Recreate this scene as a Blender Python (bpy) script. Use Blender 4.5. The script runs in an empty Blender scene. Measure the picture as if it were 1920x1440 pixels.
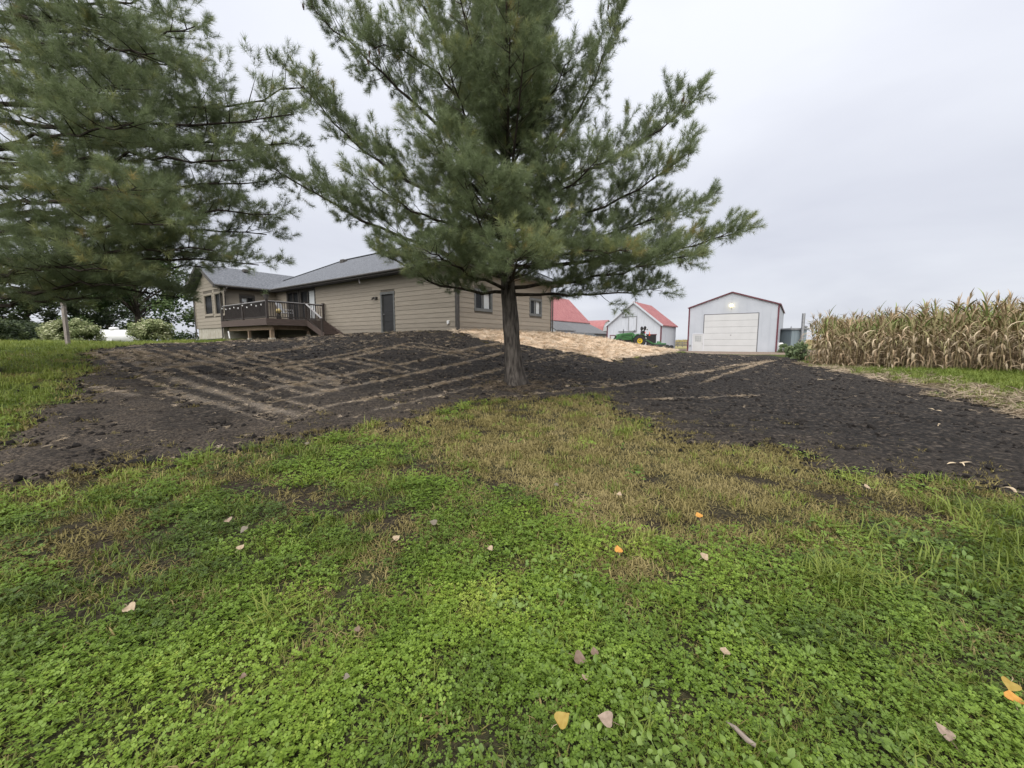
import bpy, bmesh, math, random
import numpy as np
from math import sin, cos, pi, radians, sqrt, atan2, atan
from mathutils import Vector, Matrix, Euler

random.seed(7); np.random.seed(7)
rng = np.random.default_rng(7)
SC = bpy.context.scene
COL = SC.collection

# ------------------------------------------------------------------ camera
F = 740.0; PITCH = atan(80/740); EYE = 1.6
cam_d = bpy.data.cameras.new('camera'); cam = bpy.data.objects.new('camera', cam_d); COL.objects.link(cam)
cam_d.sensor_width = 36; cam_d.lens = 36*F/1920; cam_d.clip_start = 0.05; cam_d.clip_end = 4000
cam.location = (0, 0, EYE); cam.rotation_euler = (pi/2 - PITCH, 0, 0)
SC.camera = cam
SC.cycles.max_bounces = 6; SC.cycles.diffuse_bounces = 3; SC.cycles.glossy_bounces = 2; SC.cycles.transmission_bounces = 3; SC.cycles.transparent_max_bounces = 6

# ------------------------------------------------------------------ world (overcast) and sun
SUN_EL, SUN_AZ = radians(52), radians(196)      # azimuth clockwise from +Y: soft light from behind the camera
W = bpy.data.worlds.new('World'); SC.world = W; W.use_nodes = True
wn, wl = W.node_tree.nodes, W.node_tree.links
wn.clear()
def N(nodes, t, **kw):
    n = nodes.new(t)
    for k, v in kw.items():
        if k.startswith('i_'): n.inputs[int(k[2:])].default_value = v
        else: setattr(n, k, v)
    return n
wo = N(wn, 'ShaderNodeOutputWorld'); bg = N(wn, 'ShaderNodeBackground'); bg.inputs[1].default_value = 0.05
sky = N(wn, 'ShaderNodeTexSky', sky_type='NISHITA', sun_disc=False, sun_elevation=SUN_EL, sun_rotation=SUN_AZ)
tc = N(wn, 'ShaderNodeTexCoord'); sep = N(wn, 'ShaderNodeSeparateXYZ'); wl.new(tc.outputs['Generated'], sep.inputs[0])
zc = N(wn, 'ShaderNodeMath', operation='MAXIMUM', i_1=0.0); wl.new(sep.outputs[2], zc.inputs[0])
za = N(wn, 'ShaderNodeMath', operation='ADD', i_1=0.22); wl.new(zc.outputs[0], za.inputs[0])
dv = N(wn, 'ShaderNodeVectorMath', operation='DIVIDE'); wl.new(tc.outputs['Generated'], dv.inputs[0])
cmb = N(wn, 'ShaderNodeCombineXYZ', i_2=1.0); wl.new(za.outputs[0], cmb.inputs[0]); wl.new(za.outputs[0], cmb.inputs[1]); wl.new(cmb.outputs[0], dv.inputs[1])
ns = N(wn, 'ShaderNodeTexNoise'); ns.inputs['Scale'].default_value = 0.85; ns.inputs['Detail'].default_value = 5; ns.inputs['Roughness'].default_value = 0.5; ns.inputs['Distortion'].default_value = 0.35
wl.new(dv.outputs[0], ns.inputs['Vector'])
rp = N(wn, 'ShaderNodeValToRGB'); wl.new(ns.outputs[0], rp.inputs[0])
rp.color_ramp.elements[0].position = 0.30; rp.color_ramp.elements[0].color = (0.575, 0.595, 0.67, 1)
rp.color_ramp.elements[1].position = 0.68; rp.color_ramp.elements[1].color = (0.72, 0.74, 0.80, 1)
# overcast skies brighten towards the zenith
gr = N(wn, 'ShaderNodeMath', operation='MULTIPLY_ADD', i_1=2.8, i_2=5.75); wl.new(zc.outputs[0], gr.inputs[0])
sc_ = N(wn, 'ShaderNodeVectorMath', operation='SCALE'); wl.new(rp.outputs[0], sc_.inputs[0]); wl.new(gr.outputs[0], sc_.inputs['Scale'])
mx = N(wn, 'ShaderNodeMix', data_type='RGBA'); mx.inputs[0].default_value = 0.96
wl.new(sky.outputs[0], mx.inputs[6]); wl.new(sc_.outputs[0], mx.inputs[7])
wl.new(mx.outputs[2], bg.inputs[0]); wl.new(bg.outputs[0], wo.inputs[0])

sl = bpy.data.lights.new('sun', 'SUN'); sl.energy = 1.5; sl.angle = radians(90); sl.color = (1, 0.97, 0.93)
so = bpy.data.objects.new('sun', sl); COL.objects.link(so)
sd = Vector((sin(SUN_AZ)*cos(SUN_EL), cos(SUN_AZ)*cos(SUN_EL), sin(SUN_EL)))
so.rotation_euler = (-sd).to_track_quat('-Z', 'Y').to_euler(); so.location = (0, 0, 40)
SC.view_settings.view_transform = 'Standard'; SC.view_settings.look = 'None'
SC.view_settings.gamma = 1; SC.view_settings.exposure = 1.9; SC.view_settings.use_curve_mapping = False

# ------------------------------------------------------------------ pixel rays (photo 1920 x 1440)
cP, sP = cos(PITCH), sin(PITCH)
def ray(px, py):
    u = (px-960)/F; v = -(py-720)/F
    return Vector((u, cP + v*sP, -sP + v*cP))
def at(px, py, Y):
    d = ray(px, py); return Vector((d.x*Y/d.y, Y, EYE + d.z*Y/d.y))

# ------------------------------------------------------------------ numpy noise
def _hash(ix, iy, seed):
    h = (ix*374761393 + iy*668265263 + seed*974711) & 0x7fffffff
    h = ((h ^ (h >> 13))*1274126177) & 0x7fffffff
    return ((h ^ (h >> 16)) & 0xffff)/65535.0
def vnoise(x, y, seed=0):
    ix = np.floor(x).astype(np.int64); iy = np.floor(y).astype(np.int64)
    fx = x-ix; fy = y-iy; fx = fx*fx*(3-2*fx); fy = fy*fy*(3-2*fy)
    a = _hash(ix, iy, seed); b = _hash(ix+1, iy, seed); c = _hash(ix, iy+1, seed); d = _hash(ix+1, iy+1, seed)
    return (a*(1-fx)+b*fx)*(1-fy) + (c*(1-fx)+d*fx)*fy
def fbm(x, y, seed=0, oct=4):
    s = 0; a = 0.5; t = 0
    for o in range(oct):
        s = s + a*vnoise(x*2**o + o*17.3, y*2**o - o*9.1, seed+o); t += a; a *= 0.5
    return s/t
def sstep(a, b, x):
    t = np.clip((x-a)/(b-a), 0, 1); return t*t*(3-2*t)

# ------------------------------------------------------------------ terrain
HROT = radians(54.4)
AX = Vector((cos(HROT), sin(HROT), 0)); AY = Vector((-sin(HROT), cos(HROT), 0))      # house axes: x into the block, y along the long wall
HC = Vector((-2.54, 18.6, 2.06))
def hw(x, y, z=0): return HC + AX*x + AY*y + Vector((0, 0, z))
ctrl = [(0,0,0), (0,-6,-.1), (-6,-4,0), (6,-4,0), (0,3,.02), (-4,3,.06), (4,3,.03), (-5.6,4.3,.18), (6,5,.10), (0,6.5,.14), (.1,10.3,.42), (-3,9.5,.50), (-7,9,.66), (3.5,10,.30),
        (-1.2,15.5,1.35), (-5,15.0,1.25), (-9,15.5,1.22), (-12,11,.95), (3,15,.78), (1.2,18,1.35), (-14,15.5,1.42), (-10,19.5,1.62), (-16,19,1.42),
        (8,14,.36), (12,12,.36), (17.6,13.7,.47), (18.5,24,.18), (24,14,.45), (26,26,.2), (12,25,.55), (20,35,.35), (12,6,.25), (18,4,.4), (24,6,.45),
        (-17,17,1.44), (-22,17,1.52), (-19.2,20.5,1.40), (-21.8,25,1.52), (-28,17,1.5), (-32,24,1.2), (-26,33,1.1), (-35,36,.9), (-45,45,.7),
        (6.8,28,1.64), (10,31,1.06), (15.5,38,.55), (11.4,36.5,1.12), (14,37.5,.78), (4.5,24,1.50), (7,24.5,1.05), (8,36,1.3), (12,46,.6), (22,47,.32), (30,46,.34), (20,52,.35), (6,45,1.0), (2,60,.6), (40,50,.3),
        (-8,-8,0), (-12,2,.25), (-16,8,.9), (-22,6,.8), (14,-2,.2)]
for (x, y, z) in [(0,0,-.01),(0,4,-.01),(0,8,-.02),(0,12,-.12),(0,16,-.35),(0,20,-.5),(4,0,0),(8.6,0,0),(4,8,0),(4,16,-.2),(8.6,18,-.3),(-3.4,17.8,-.40),(-3.4,22.5,-.36),(-3.6,11.2,-.47),(-1.2,9,-.2),(8,24,-.6)]:
    p = hw(x, y, z); ctrl.append((p.x, p.y, p.z))
for k in range(16):
    a = k*pi/8; ctrl.append((95*cos(a), 40+95*sin(a), .3))
ctrl = np.array(ctrl, float); CP = ctrl[:, :2]
def _phi(d2): return 0.5*d2*np.log(d2+1e-9)
_nc = len(ctrl); _A = np.zeros((_nc+3, _nc+3)); _d2 = ((CP[:, None]-CP[None])**2).sum(-1)
_A[:_nc, :_nc] = _phi(_d2) + np.eye(_nc)*2.5
_A[:_nc, _nc] = 1; _A[:_nc, _nc+1:] = CP; _A[_nc, :_nc] = 1; _A[_nc+1:, :_nc] = CP.T
_w = np.linalg.solve(_A, np.concatenate([ctrl[:, 2], np.zeros(3)]))
def H(x, y):
    x = np.asarray(x, float); y = np.asarray(y, float); sh = x.shape; x = x.ravel(); y = y.ravel()
    out = np.full(x.shape, .3); r = np.hypot(x, y-40); m = r < 95
    for s in range(0, m.sum(), 40000):
        idx = np.flatnonzero(m)[s:s+40000]; xx, yy = x[idx], y[idx]
        d2 = (xx[:, None]-CP[:, 0])**2 + (yy[:, None]-CP[:, 1])**2
        z = _phi(d2)@_w[:_nc] + _w[_nc] + _w[_nc+1]*xx + _w[_nc+2]*yy
        out[idx] = .3 + (z-.3)*(1-sstep(70, 94, r[idx]))
    return out.reshape(sh)
def h1(x, y): return float(H(np.array([x]), np.array([y]))[0])
_ys = np.concatenate([np.arange(1, 12, .05), np.arange(12, 60, .15), np.arange(60, 300, 1.)])
def gnd(px, py):
    d = ray(px, py); xs = d.x/d.y*_ys; zr = EYE + d.z/d.y*_ys; g = H(xs, _ys)
    k = np.flatnonzero(zr <= g)
    i = k[0] if len(k) else int(np.argmin((zr-g)[:520]))
    return Vector((xs[i], _ys[i], g[i]))
def gpoly(pts):
    return [(v.x, v.y) for v in (gnd(*p) if len(p) == 2 else Vector(p[:2]).to_3d() for p in pts)]
def sdist(poly, x, y):                 # >0 inside
    P = np.array(poly); x = np.asarray(x); y = np.asarray(y); best = np.full(x.shape, 1e9); ins = np.zeros(x.shape, bool)
    for i in range(len(P)):
        a = P[i]; b = P[(i+1) % len(P)]; e = b-a; L = (e**2).sum()+1e-12
        t = np.clip(((x-a[0])*e[0]+(y-a[1])*e[1])/L, 0, 1)
        best = np.minimum(best, (x-a[0]-t*e[0])**2 + (y-a[1]-t*e[1])**2)
        c = (a[1] > y) != (b[1] > y)
        with np.errstate(divide='ignore', invalid='ignore'):
            xi = a[0] + (y-a[1])*(e[0])/(e[1] if abs(e[1]) > 1e-12 else 1e-12)
        ins ^= c & (x < xi)
    return np.where(ins, 1, -1)*np.sqrt(best)
def ldist(line, x, y):
    P = np.array(line); best = np.full(np.shape(x), 1e9)
    for i in range(len(P)-1):
        a = P[i]; e = P[i+1]-a; t = np.clip(((x-a[0])*e[0]+(y-a[1])*e[1])/((e**2).sum()+1e-12), 0, 1)
        best = np.minimum(best, (x-a[0]-t*e[0])**2 + (y-a[1]-t*e[1])**2)
    return np.sqrt(best)

# ------------------------------------------------------------------ materials
MATS = {}
def mat(name, c1, c2=None, rough=.7, scale=6.0, bump=0.0, bscale=None, detail=6, metal=0.0, spec=.3, stretch=None, lo=.35, hi=.65, trans=0, emit=None, coords='Object'):
    if name in MATS: return MATS[name]
    m = bpy.data.materials.new(name); m.use_nodes = True; MATS[name] = m
    n, l = m.node_tree.nodes, m.node_tree.links; b = n['Principled BSDF']
    b.inputs['Roughness'].default_value = rough; b.inputs['Metallic'].default_value = metal; b.inputs['Specular IOR Level'].default_value = spec
    b.inputs['Base Color'].default_value = (*c1, 1)
    tcn = n.new('ShaderNodeTexCoord'); src = tcn.outputs[coords]
    if stretch:
        mp = n.new('ShaderNodeMapping'); mp.inputs['Scale'].default_value = stretch; l.new(src, mp.inputs[0]); src = mp.outputs[0]
    if c2 is not None:
        t = n.new('ShaderNodeTexNoise'); t.inputs['Scale'].default_value = scale; t.inputs['Detail'].default_value = detail; l.new(src, t.inputs['Vector'])
        r = n.new('ShaderNodeValToRGB'); r.color_ramp.elements[0].position = lo; r.color_ramp.elements[1].position = hi
        r.color_ramp.elements[0].color = (*c1, 1); r.color_ramp.elements[1].color = (*c2, 1)
        l.new(t.outputs[0], r.inputs[0]); l.new(r.outputs[0], b.inputs['Base Color'])
    if bump:
        t2 = n.new('ShaderNodeTexNoise'); t2.inputs['Scale'].default_value = bscale or scale*4; t2.inputs['Detail'].default_value = 5; l.new(src, t2.inputs['Vector'])
        bp = n.new('ShaderNodeBump'); bp.inputs['Strength'].default_value = bump; bp.inputs['Distance'].default_value = .02
        l.new(t2.outputs[0], bp.inputs['Height']); l.new(bp.outputs[0], b.inputs['Normal'])
    if emit: b.inputs['Emission Color'].default_value = (*emit[0], 1); b.inputs['Emission Strength'].default_value = emit[1]
    return m
def tintmat(name, stops, rough=.6, trans=.25, spec=.25, attr='tint', atype='INSTANCER'):
    """foliage material: colour from a per-instance value 0..1, thin translucent leaf"""
    if name in MATS: return MATS[name]
    m = bpy.data.materials.new(name); m.use_nodes = True; MATS[name] = m
    n, l = m.node_tree.nodes, m.node_tree.links; b = n['Principled BSDF']; out = n['Material Output']
    a = n.new('ShaderNodeAttribute'); a.attribute_name = attr; a.attribute_type = atype
    r = n.new('ShaderNodeValToRGB'); el = r.color_ramp.elements
    while len(el) < len(stops): el.new(.5)
    for e, (p, c) in zip(el, stops): e.position = p; e.color = (*c, 1)
    l.new(a.outputs['Fac'], r.inputs[0]); l.new(r.outputs[0], b.inputs['Base Color'])
    b.inputs['Roughness'].default_value = rough; b.inputs['Specular IOR Level'].default_value = spec
    if trans:
        t = n.new('ShaderNodeBsdfTranslucent'); l.new(r.outputs[0], t.inputs[0])
        mxs = n.new('ShaderNodeMixShader'); mxs.inputs[0].default_value = trans
        l.new(b.outputs[0], mxs.inputs[1]); l.new(t.outputs[0], mxs.inputs[2]); l.new(mxs.outputs[0], out.inputs[0])
    return m

# ------------------------------------------------------------------ mesh helpers
def tag(o, label=None, cat=None, group=None, kind=None):
    if label: o['label'] = label
    if cat: o['category'] = cat
    if group: o['group'] = group
    if kind: o['kind'] = kind
    return o
def empty(name, loc=(0,0,0), rz=0, label=None, cat=None, group=None):
    o = bpy.data.objects.new(name, None); COL.objects.link(o); o.location = loc; o.rotation_euler = (0, 0, rz); o.empty_display_size = .2
    return tag(o, label, cat, group)
def link(name, me, parent=None, loc=(0,0,0), rot=(0,0,0)):
    o = bpy.data.objects.new(name, me); COL.objects.link(o); o.location = loc; o.rotation_euler = rot
    if parent: o.parent = parent
    return o
def npmesh(name, V, Fa, mt, smooth=False):
    """V (n,3), Fa: (m,k) int array"""
    V = np.asarray(V, np.float32); Fa = np.asarray(Fa, np.int32); me = bpy.data.meshes.new(name)
    k = Fa.shape[1]
    me.vertices.add(len(V)); me.vertices.foreach_set('co', V.ravel())
    me.loops.add(Fa.size); me.loops.foreach_set('vertex_index', Fa.ravel())
    me.polygons.add(len(Fa)); me.polygons.foreach_set('loop_start', np.arange(0, Fa.size, k, dtype=np.int32))
    me.update(calc_edges=True); me.materials.append(mt)
    if smooth: me.polygons.foreach_set('use_smooth', np.ones(len(Fa), bool))
    return me
class MB:
    def __init__(s): s.v = []; s.f = []
    def quad(s, *p):
        b = len(s.v); s.v += [tuple(q) for q in p]; s.f.append(tuple(range(b, b+len(p)))); return s
    def box(s, x0, x1, y0, y1, z0, z1, M=None):
        b = len(s.v)
        for z in (z0, z1):
            for x, y in ((x0, y0), (x1, y0), (x1, y1), (x0, y1)):
                p = Vector((x, y, z)); s.v.append(tuple(M@p if M else p))
        s.f += [tuple(b+i for i in q) for q in ((3,2,1,0), (4,5,6,7), (0,1,5,4), (1,2,6,5), (2,3,7,6), (3,0,4,7))]; return s
    def bar(s, p, q, w, h, up=(0,0,1)):
        p = Vector(p); q = Vector(q); d = (q-p); L = d.length; d.normalize(); side = d.cross(Vector(up))
        if side.length < 1e-4: side = d.cross(Vector((1, 0, 0)))
        side.normalize(); u = side.cross(d)
        M = Matrix((( side.x, d.x, u.x, p.x), (side.y, d.y, u.y, p.y), (side.z, d.z, u.z, p.z), (0,0,0,1)))
        return s.box(-w/2, w/2, 0, L, -h/2, h/2, M)
    def tube(s, pts, rad, n=8, cap=True):
        b = len(s.v); m = len(pts)
        if not hasattr(rad, '__len__'): rad = [rad]*m
        prev = None
        for i, p in enumerate(pts):
            p = Vector(p); d = (Vector(pts[min(i+1, m-1)])-Vector(pts[max(i-1, 0)])).normalized()
            if prev is None: prev = d.orthogonal().normalized()
            x = (prev - d*prev.dot(d)).normalized(); y = d.cross(x); prev = x
            for k in range(n):
                a = 2*pi*k/n; s.v.append(tuple(p + (x*cos(a)+y*sin(a))*rad[i]))
        for i in range(m-1):
            for k in range(n):
                k2 = (k+1) % n; s.f.append((b+i*n+k, b+i*n+k2, b+(i+1)*n+k2, b+(i+1)*n+k))
        if cap: s.f.append(tuple(b+k for k in reversed(range(n)))); s.f.append(tuple(b+(m-1)*n+k for k in range(n)))
        return s
    def prism(s, poly, axis_vec):
        """extrude a planar polygon (3-D points) along a vector"""
        b = len(s.v); n = len(poly); e = Vector(axis_vec)
        s.v += [tuple(p) for p in poly] + [tuple(Vector(p)+e) for p in poly]
        s.f.append(tuple(reversed(range(b, b+n)))); s.f.append(tuple(range(b+n, b+2*n)))
        for i in range(n): j = (i+1) % n; s.f.append((b+i, b+j, b+n+j, b+n+i))
        return s
    def mesh(s, name, m, smooth=False, bevel=0):
        me = bpy.data.meshes.new(name); me.from_pydata(s.v, [], s.f); me.materials.append(m)
        bm = bmesh.new(); bm.from_mesh(me); bmesh.ops.recalc_face_normals(bm, faces=bm.faces)
        if bevel: bmesh.ops.bevel(bm, geom=list(bm.edges), offset=bevel, segments=1, affect='EDGES', clamp_overlap=True)
        bm.to_mesh(me); bm.free()
        if smooth:
            for p in me.polygons: p.use_smooth = True
        return me
    def build(s, name, m, parent=None, smooth=False, bevel=0, loc=(0,0,0), rot=(0,0,0)):
        return link(name, s.mesh(name, m, smooth, bevel), parent, loc, rot)
def add_attr(me, name, arr, typ='FLOAT'):
    a = me.attributes.new(name, typ, 'POINT')
    a.data.foreach_set('vector' if typ == 'FLOAT_VECTOR' else 'value', np.asarray(arr).ravel())

# ------------------------------------------------------------------ scatter by geometry nodes
def protos(name, meshes):
    c = bpy.data.collections.new(name)
    for i, me in enumerate(meshes):
        o = bpy.data.objects.new('%s_%02d' % (name, i), me); c.objects.link(o)
    return c, len(meshes)
def scatter(name, pts, rot, scl, tint, coll, parent=None):
    c, k = coll; pts = np.asarray(pts, np.float32); n = len(pts)
    me = bpy.data.meshes.new(name); me.vertices.add(n); me.vertices.foreach_set('co', pts.ravel())
    add_attr(me, 'rot', np.asarray(rot, np.float32), 'FLOAT_VECTOR'); add_attr(me, 'scl', np.asarray(scl, np.float32))
    add_attr(me, 'tint', np.asarray(tint, np.float32)); add_attr(me, 'pick', rng.integers(0, k, n).astype(np.int32), 'INT')
    o = link(name, me, parent)
    ng = bpy.data.node_groups.new(name, 'GeometryNodeTree')
    ng.interface.new_socket('Geometry', in_out='INPUT', socket_type='NodeSocketGeometry'); ng.interface.new_socket('Geometry', in_out='OUTPUT', socket_type='NodeSocketGeometry')
    nn, ll = ng.nodes, ng.links; gi = nn.new('NodeGroupInput'); go = nn.new('NodeGroupOutput')
    ci = nn.new('GeometryNodeCollectionInfo'); ci.inputs[0].default_value = c; ci.inputs[1].default_value = True; ci.inputs[2].default_value = True
    ip = nn.new('GeometryNodeInstanceOnPoints'); ip.inputs['Pick Instance'].default_value = True
    def na(nm, t):
        q = nn.new('GeometryNodeInputNamedAttribute'); q.data_type = t; q.inputs[0].default_value = nm; return q.outputs[0]
    er = nn.new('FunctionNodeEulerToRotation'); ll.new(na('rot', 'FLOAT_VECTOR'), er.inputs[0])
    ll.new(gi.outputs[0], ip.inputs['Points']); ll.new(ci.outputs[0], ip.inputs['Instance']); ll.new(na('pick', 'INT'), ip.inputs['Instance Index'])
    ll.new(er.outputs[0], ip.inputs['Rotation']); ll.new(na('scl', 'FLOAT'), ip.inputs['Scale']); ll.new(ip.outputs[0], go.inputs[0])
    md = o.modifiers.new('scatter', 'NODES'); md.node_group = ng
    return o
def dir_euler(D):
    """euler XYZ turning +Z to direction D (n,3) with random spin about it"""
    D = D/np.linalg.norm(D, axis=1, keepdims=True)
    pitch = np.arccos(np.clip(D[:, 2], -1, 1)); yaw = np.arctan2(D[:, 1], D[:, 0])
    return np.stack([np.zeros(len(D)), pitch, yaw], 1)      # Ry(pitch) then Rz(yaw)

# ================================================================== GROUND
def warp(n, near, far, p):
    t = np.linspace(-1, 1, n); return np.sign(t)*(near*np.abs(t) + (far-near)*np.abs(t)**p)
gx = warp(301, 34, 1600, 14); gy = 22 + warp(301, 36, 1600, 14)
GX, GY = np.meshgrid(gx, gy); GZ = H(GX, GY) + .03*(fbm(GX*.6, GY*.6, 3)-.5)
def gridmesh(X, Y, Z, keep=None):
    ny, nx = X.shape; V = np.stack([X, Y, Z], -1).reshape(-1, 3)
    i = np.arange(ny*nx).reshape(ny, nx); Q = np.stack([i[:-1, :-1], i[:-1, 1:], i[1:, 1:], i[1:, :-1]], -1)
    if keep is not None:
        k = keep[:-1, :-1] | keep[:-1, 1:] | keep[1:, 1:] | keep[1:, :-1]; Q = Q[k]
        u, inv = np.unique(Q.reshape(-1), return_inverse=True); V = V[u]; Q = inv.reshape(-1, 4); return V, Q, u
    return V, Q.reshape(-1, 4), None
# regions, traced on the photograph and laid on the terrain
SOIL = gpoly([(185,657), (250,650), (330,646), (400,644)]) + [tuple(hw(-3.2, 16.5)[:2]), tuple(hw(-.2, 16.5)[:2]), tuple(hw(.6, 10)[:2]), tuple(hw(.6, 3)[:2]), tuple(hw(.6, .4)[:2])] + \
    gpoly([(905,636), (960,647), (1040,656), (1100,667), (1140,677), (1200,669), (1262,661.5), (1330,664.5), (1440,667), (1490,674), (1525,688), (1620,704), (1700,722), (1800,748), (1920,776), (2060,815), (2150,900), (2050,950), (1920,938), (1860,915), (1780,900),
           (1640,882), (1560,885), (1500,852), (1380,836), (1300,830), (1210,790), (1135,766), (1115,748), (990,748), (950,748), (860,762), (800,785), (680,800), (580,815), (500,832), (420,850), (300,876), (180,892), (60,897), (-60,905), (-110,885), (0,840), (60,800), (110,760), (150,720), (168,685)])
STRAW = [tuple(hw(-.15, -.2)[:2])] + gpoly([(905,637), (960,648), (1040,657), (1100,668), (1140,678), (1200,670), (1262,662)]) + [(17,41.5), (12.5,41), (8,38), (4.6,33), tuple(hw(8.7, -.1)[:2]), tuple(hw(8.7, .3)[:2]), tuple(hw(.3, .3)[:2])]
DEAD = gpoly([(800,785), (860,757), (950,744), (1120,744), (1140,770), (1210,795), (1300,835), (1500,855), (1560,890), (1700,905), (1900,925), (2050,970), (2000,1010), (1850,1000), (1740,1015), (1600,1020), (1490,1025), (1380,1060), (1290,1120), (1180,1105), (1100,1050), (1010,985), (940,905), (830,860), (700,825), (640,806)])
OLIVE = gpoly([(-60,905), (60,900), (200,890), (330,872), (480,850), (520,880), (430,920), (330,950), (250,1010), (230,1100), (100,1150), (-60,1100)])
TRACKS = [gpoly([(455,905), (560,935), (690,975), (740,1010)]), gpoly([(760,880), (860,890), (940,905)]), gpoly([(600,945), (680,965), (730,980)]), gpoly([(855,795), (925,812)]), gpoly([(930,770), (1010,785)]), gpoly([(180,990), (210,1060), (180,1130)]), gpoly([(1540,930), (1640,945), (1720,960)]), gpoly([(1400,900), (1520,935)]), gpoly([(1180,905), (1260,915)]), gpoly([(1240,990), (1330,970)]), gpoly([(40,905), (130,900), (210,885)])]
STREAKS = [gpoly(l) for l in [[(550,752), (740,712), (945,665)], [(620,767), (790,732), (950,692)], [(500,737), (680,700), (850,665), (945,648)], [(300,697), (450,672), (590,650)], [(460,697), (695,656)], [(550,692), (750,651)],
    [(210,662), (270,690), (340,720), (480,765), (560,785)], [(255,658), (360,692)], [(340,660), (525,715), (610,738)], [(430,663), (640,722)], [(630,675), (760,703)], [(745,651), (890,672)], [(180,730), (250,748)], [(300,740), (440,770)],
    [(985,684), (1080,667)], [(1205,753), (1320,750), (1430,744)], [(1219,721), (1304,702)], [(1310,724), (1400,692), (1440,680)], [(1000,742), (1180,725), (1300,700)], [(700,775), (850,740), (950,715)]]]
STREAKS += [[(x+.25, y+.42) for x, y in l_] for l_ in STREAKS[:12]]; STREAKS += [[(x-.22, y-.38) for x, y in l_] for l_ in STREAKS[:12]]
_cv = gpoly([(1000,742), (1180,725), (1300,700), (1430,679)]); STREAKS += [[(x+d, y+d*.8) for x, y in _cv] for d in (.9, 1.8)]
STW = [.10,.09,.09,.11,.09,.09,.13,.12,.10,.11,.10,.10,.10,.10,.05,.045,.04,.06,.045,.05] + [.06]*12 + [.045]*12 + [.025]*2
def soil_sd(x, y): return sdist(SOIL, x, y) + 1.1*(fbm(x*1.1, y*1.1, 11)-.5) + .5*(fbm(x*4, y*4, 21)-.5)
def straw_sd(x, y): return sdist(STRAW, x, y) + .5*(fbm(x*1.5, y*1.5, 31)-.5)
def house_in(x, y):
    lx = (x-HC.x)*AX.x + (y-HC.y)*AX.y; ly = (x-HC.x)*AY.x + (y-HC.y)*AY.y
    return ((lx > .05) & (lx < 8.6) & (ly > 0) & (ly < 20)) | ((lx > -3.4) & (lx < 1) & (ly > 17.8) & (ly < 22.5))

# lawn sheet out to the horizon: earth showing between grass that is dense or sparse
gm = bpy.data.materials.new('lawn_ground'); gm.use_nodes = True; n, l = gm.node_tree.nodes, gm.node_tree.links; b = n['Principled BSDF']
b.inputs['Roughness'].default_value = .95; b.inputs['Specular IOR Level'].default_value = .1
tcn = n.new('ShaderNodeTexCoord')
def noise_ramp(scale, stops, det=6):
    t = n.new('ShaderNodeTexNoise'); t.inputs['Scale'].default_value = scale; t.inputs['Detail'].default_value = det; l.new(tcn.outputs['Object'], t.inputs['Vector'])
    r = n.new('ShaderNodeValToRGB'); el = r.color_ramp.elements
    while len(el) < len(stops): el.new(.5)
    for e, (p, c) in zip(el, stops): e.position = p; e.color = (*c, 1)
    l.new(t.outputs[0], r.inputs[0]); return r.outputs[0]
c_a = noise_ramp(3.0, [(.3, (.035,.055,.012)), (.5, (.065,.085,.02)), (.7, (.10,.105,.035))])
c_b = noise_ramp(70, [(.35, (.35,.35,.35)), (.65, (1.25,1.25,1.25))])
mm = n.new('ShaderNodeMix'); mm.data_type = 'RGBA'; mm.blend_type = 'MULTIPLY'; mm.inputs[0].default_value = 1; l.new(c_a, mm.inputs[6]); l.new(c_b, mm.inputs[7])
at_ = n.new('ShaderNodeAttribute'); at_.attribute_name = 'bare'
m2 = n.new('ShaderNodeMix'); m2.data_type = 'RGBA'; l.new(at_.outputs['Fac'], m2.inputs[0]); l.new(mm.outputs[2], m2.inputs[6])
c_c = noise_ramp(30, [(.35, (.016,.013,.010)), (.65, (.045,.036,.024))]); l.new(c_c, m2.inputs[7]); 
atf = n.new('ShaderNodeAttribute'); atf.attribute_name = 'field'
m3 = n.new('ShaderNodeMix'); m3.data_type = 'RGBA'; l.new(atf.outputs['Fac'], m3.inputs[0]); l.new(m2.outputs[2], m3.inputs[6])
c_d = noise_ramp(.05, [(.35, (.30,.24,.12)), (.65, (.22,.20,.09))]); l.new(c_d, m3.inputs[7]); l.new(m3.outputs[2], b.inputs['Base Color'])
tb = n.new('ShaderNodeTexNoise'); tb.inputs['Scale'].default_value = 45; l.new(tcn.outputs['Object'], tb.inputs['Vector']); bp = n.new('ShaderNodeBump'); bp.inputs['Strength'].default_value = .7; bp.inputs['Distance'].default_value = .04
l.new(tb.outputs[0], bp.inputs['Height']); l.new(bp.outputs[0], b.inputs['Normal'])
V, Q, _ = gridmesh(GX, GY, GZ)
me = npmesh('ground', V, Q, gm, True)
bare = np.zeros(len(V)); 
for tr in TRACKS: bare = np.maximum(bare, 1-sstep(.2, .6, ldist(tr, V[:, 0], V[:, 1])))
bare = np.maximum(bare, sstep(-.6, .1, sdist(SOIL, V[:, 0], V[:, 1]))*(fbm(V[:, 0]*3, V[:, 1]*3, 77) > .5))
add_attr(me, 'bare', np.maximum(bare, .8).astype(np.float32)*((np.hypot(V[:,0],V[:,1]) < 9) | (bare > .5)))
add_attr(me, 'field', sstep(62, 85, V[:, 1]).astype(np.float32))
tag(link('ground', me), kind='structure')

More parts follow.
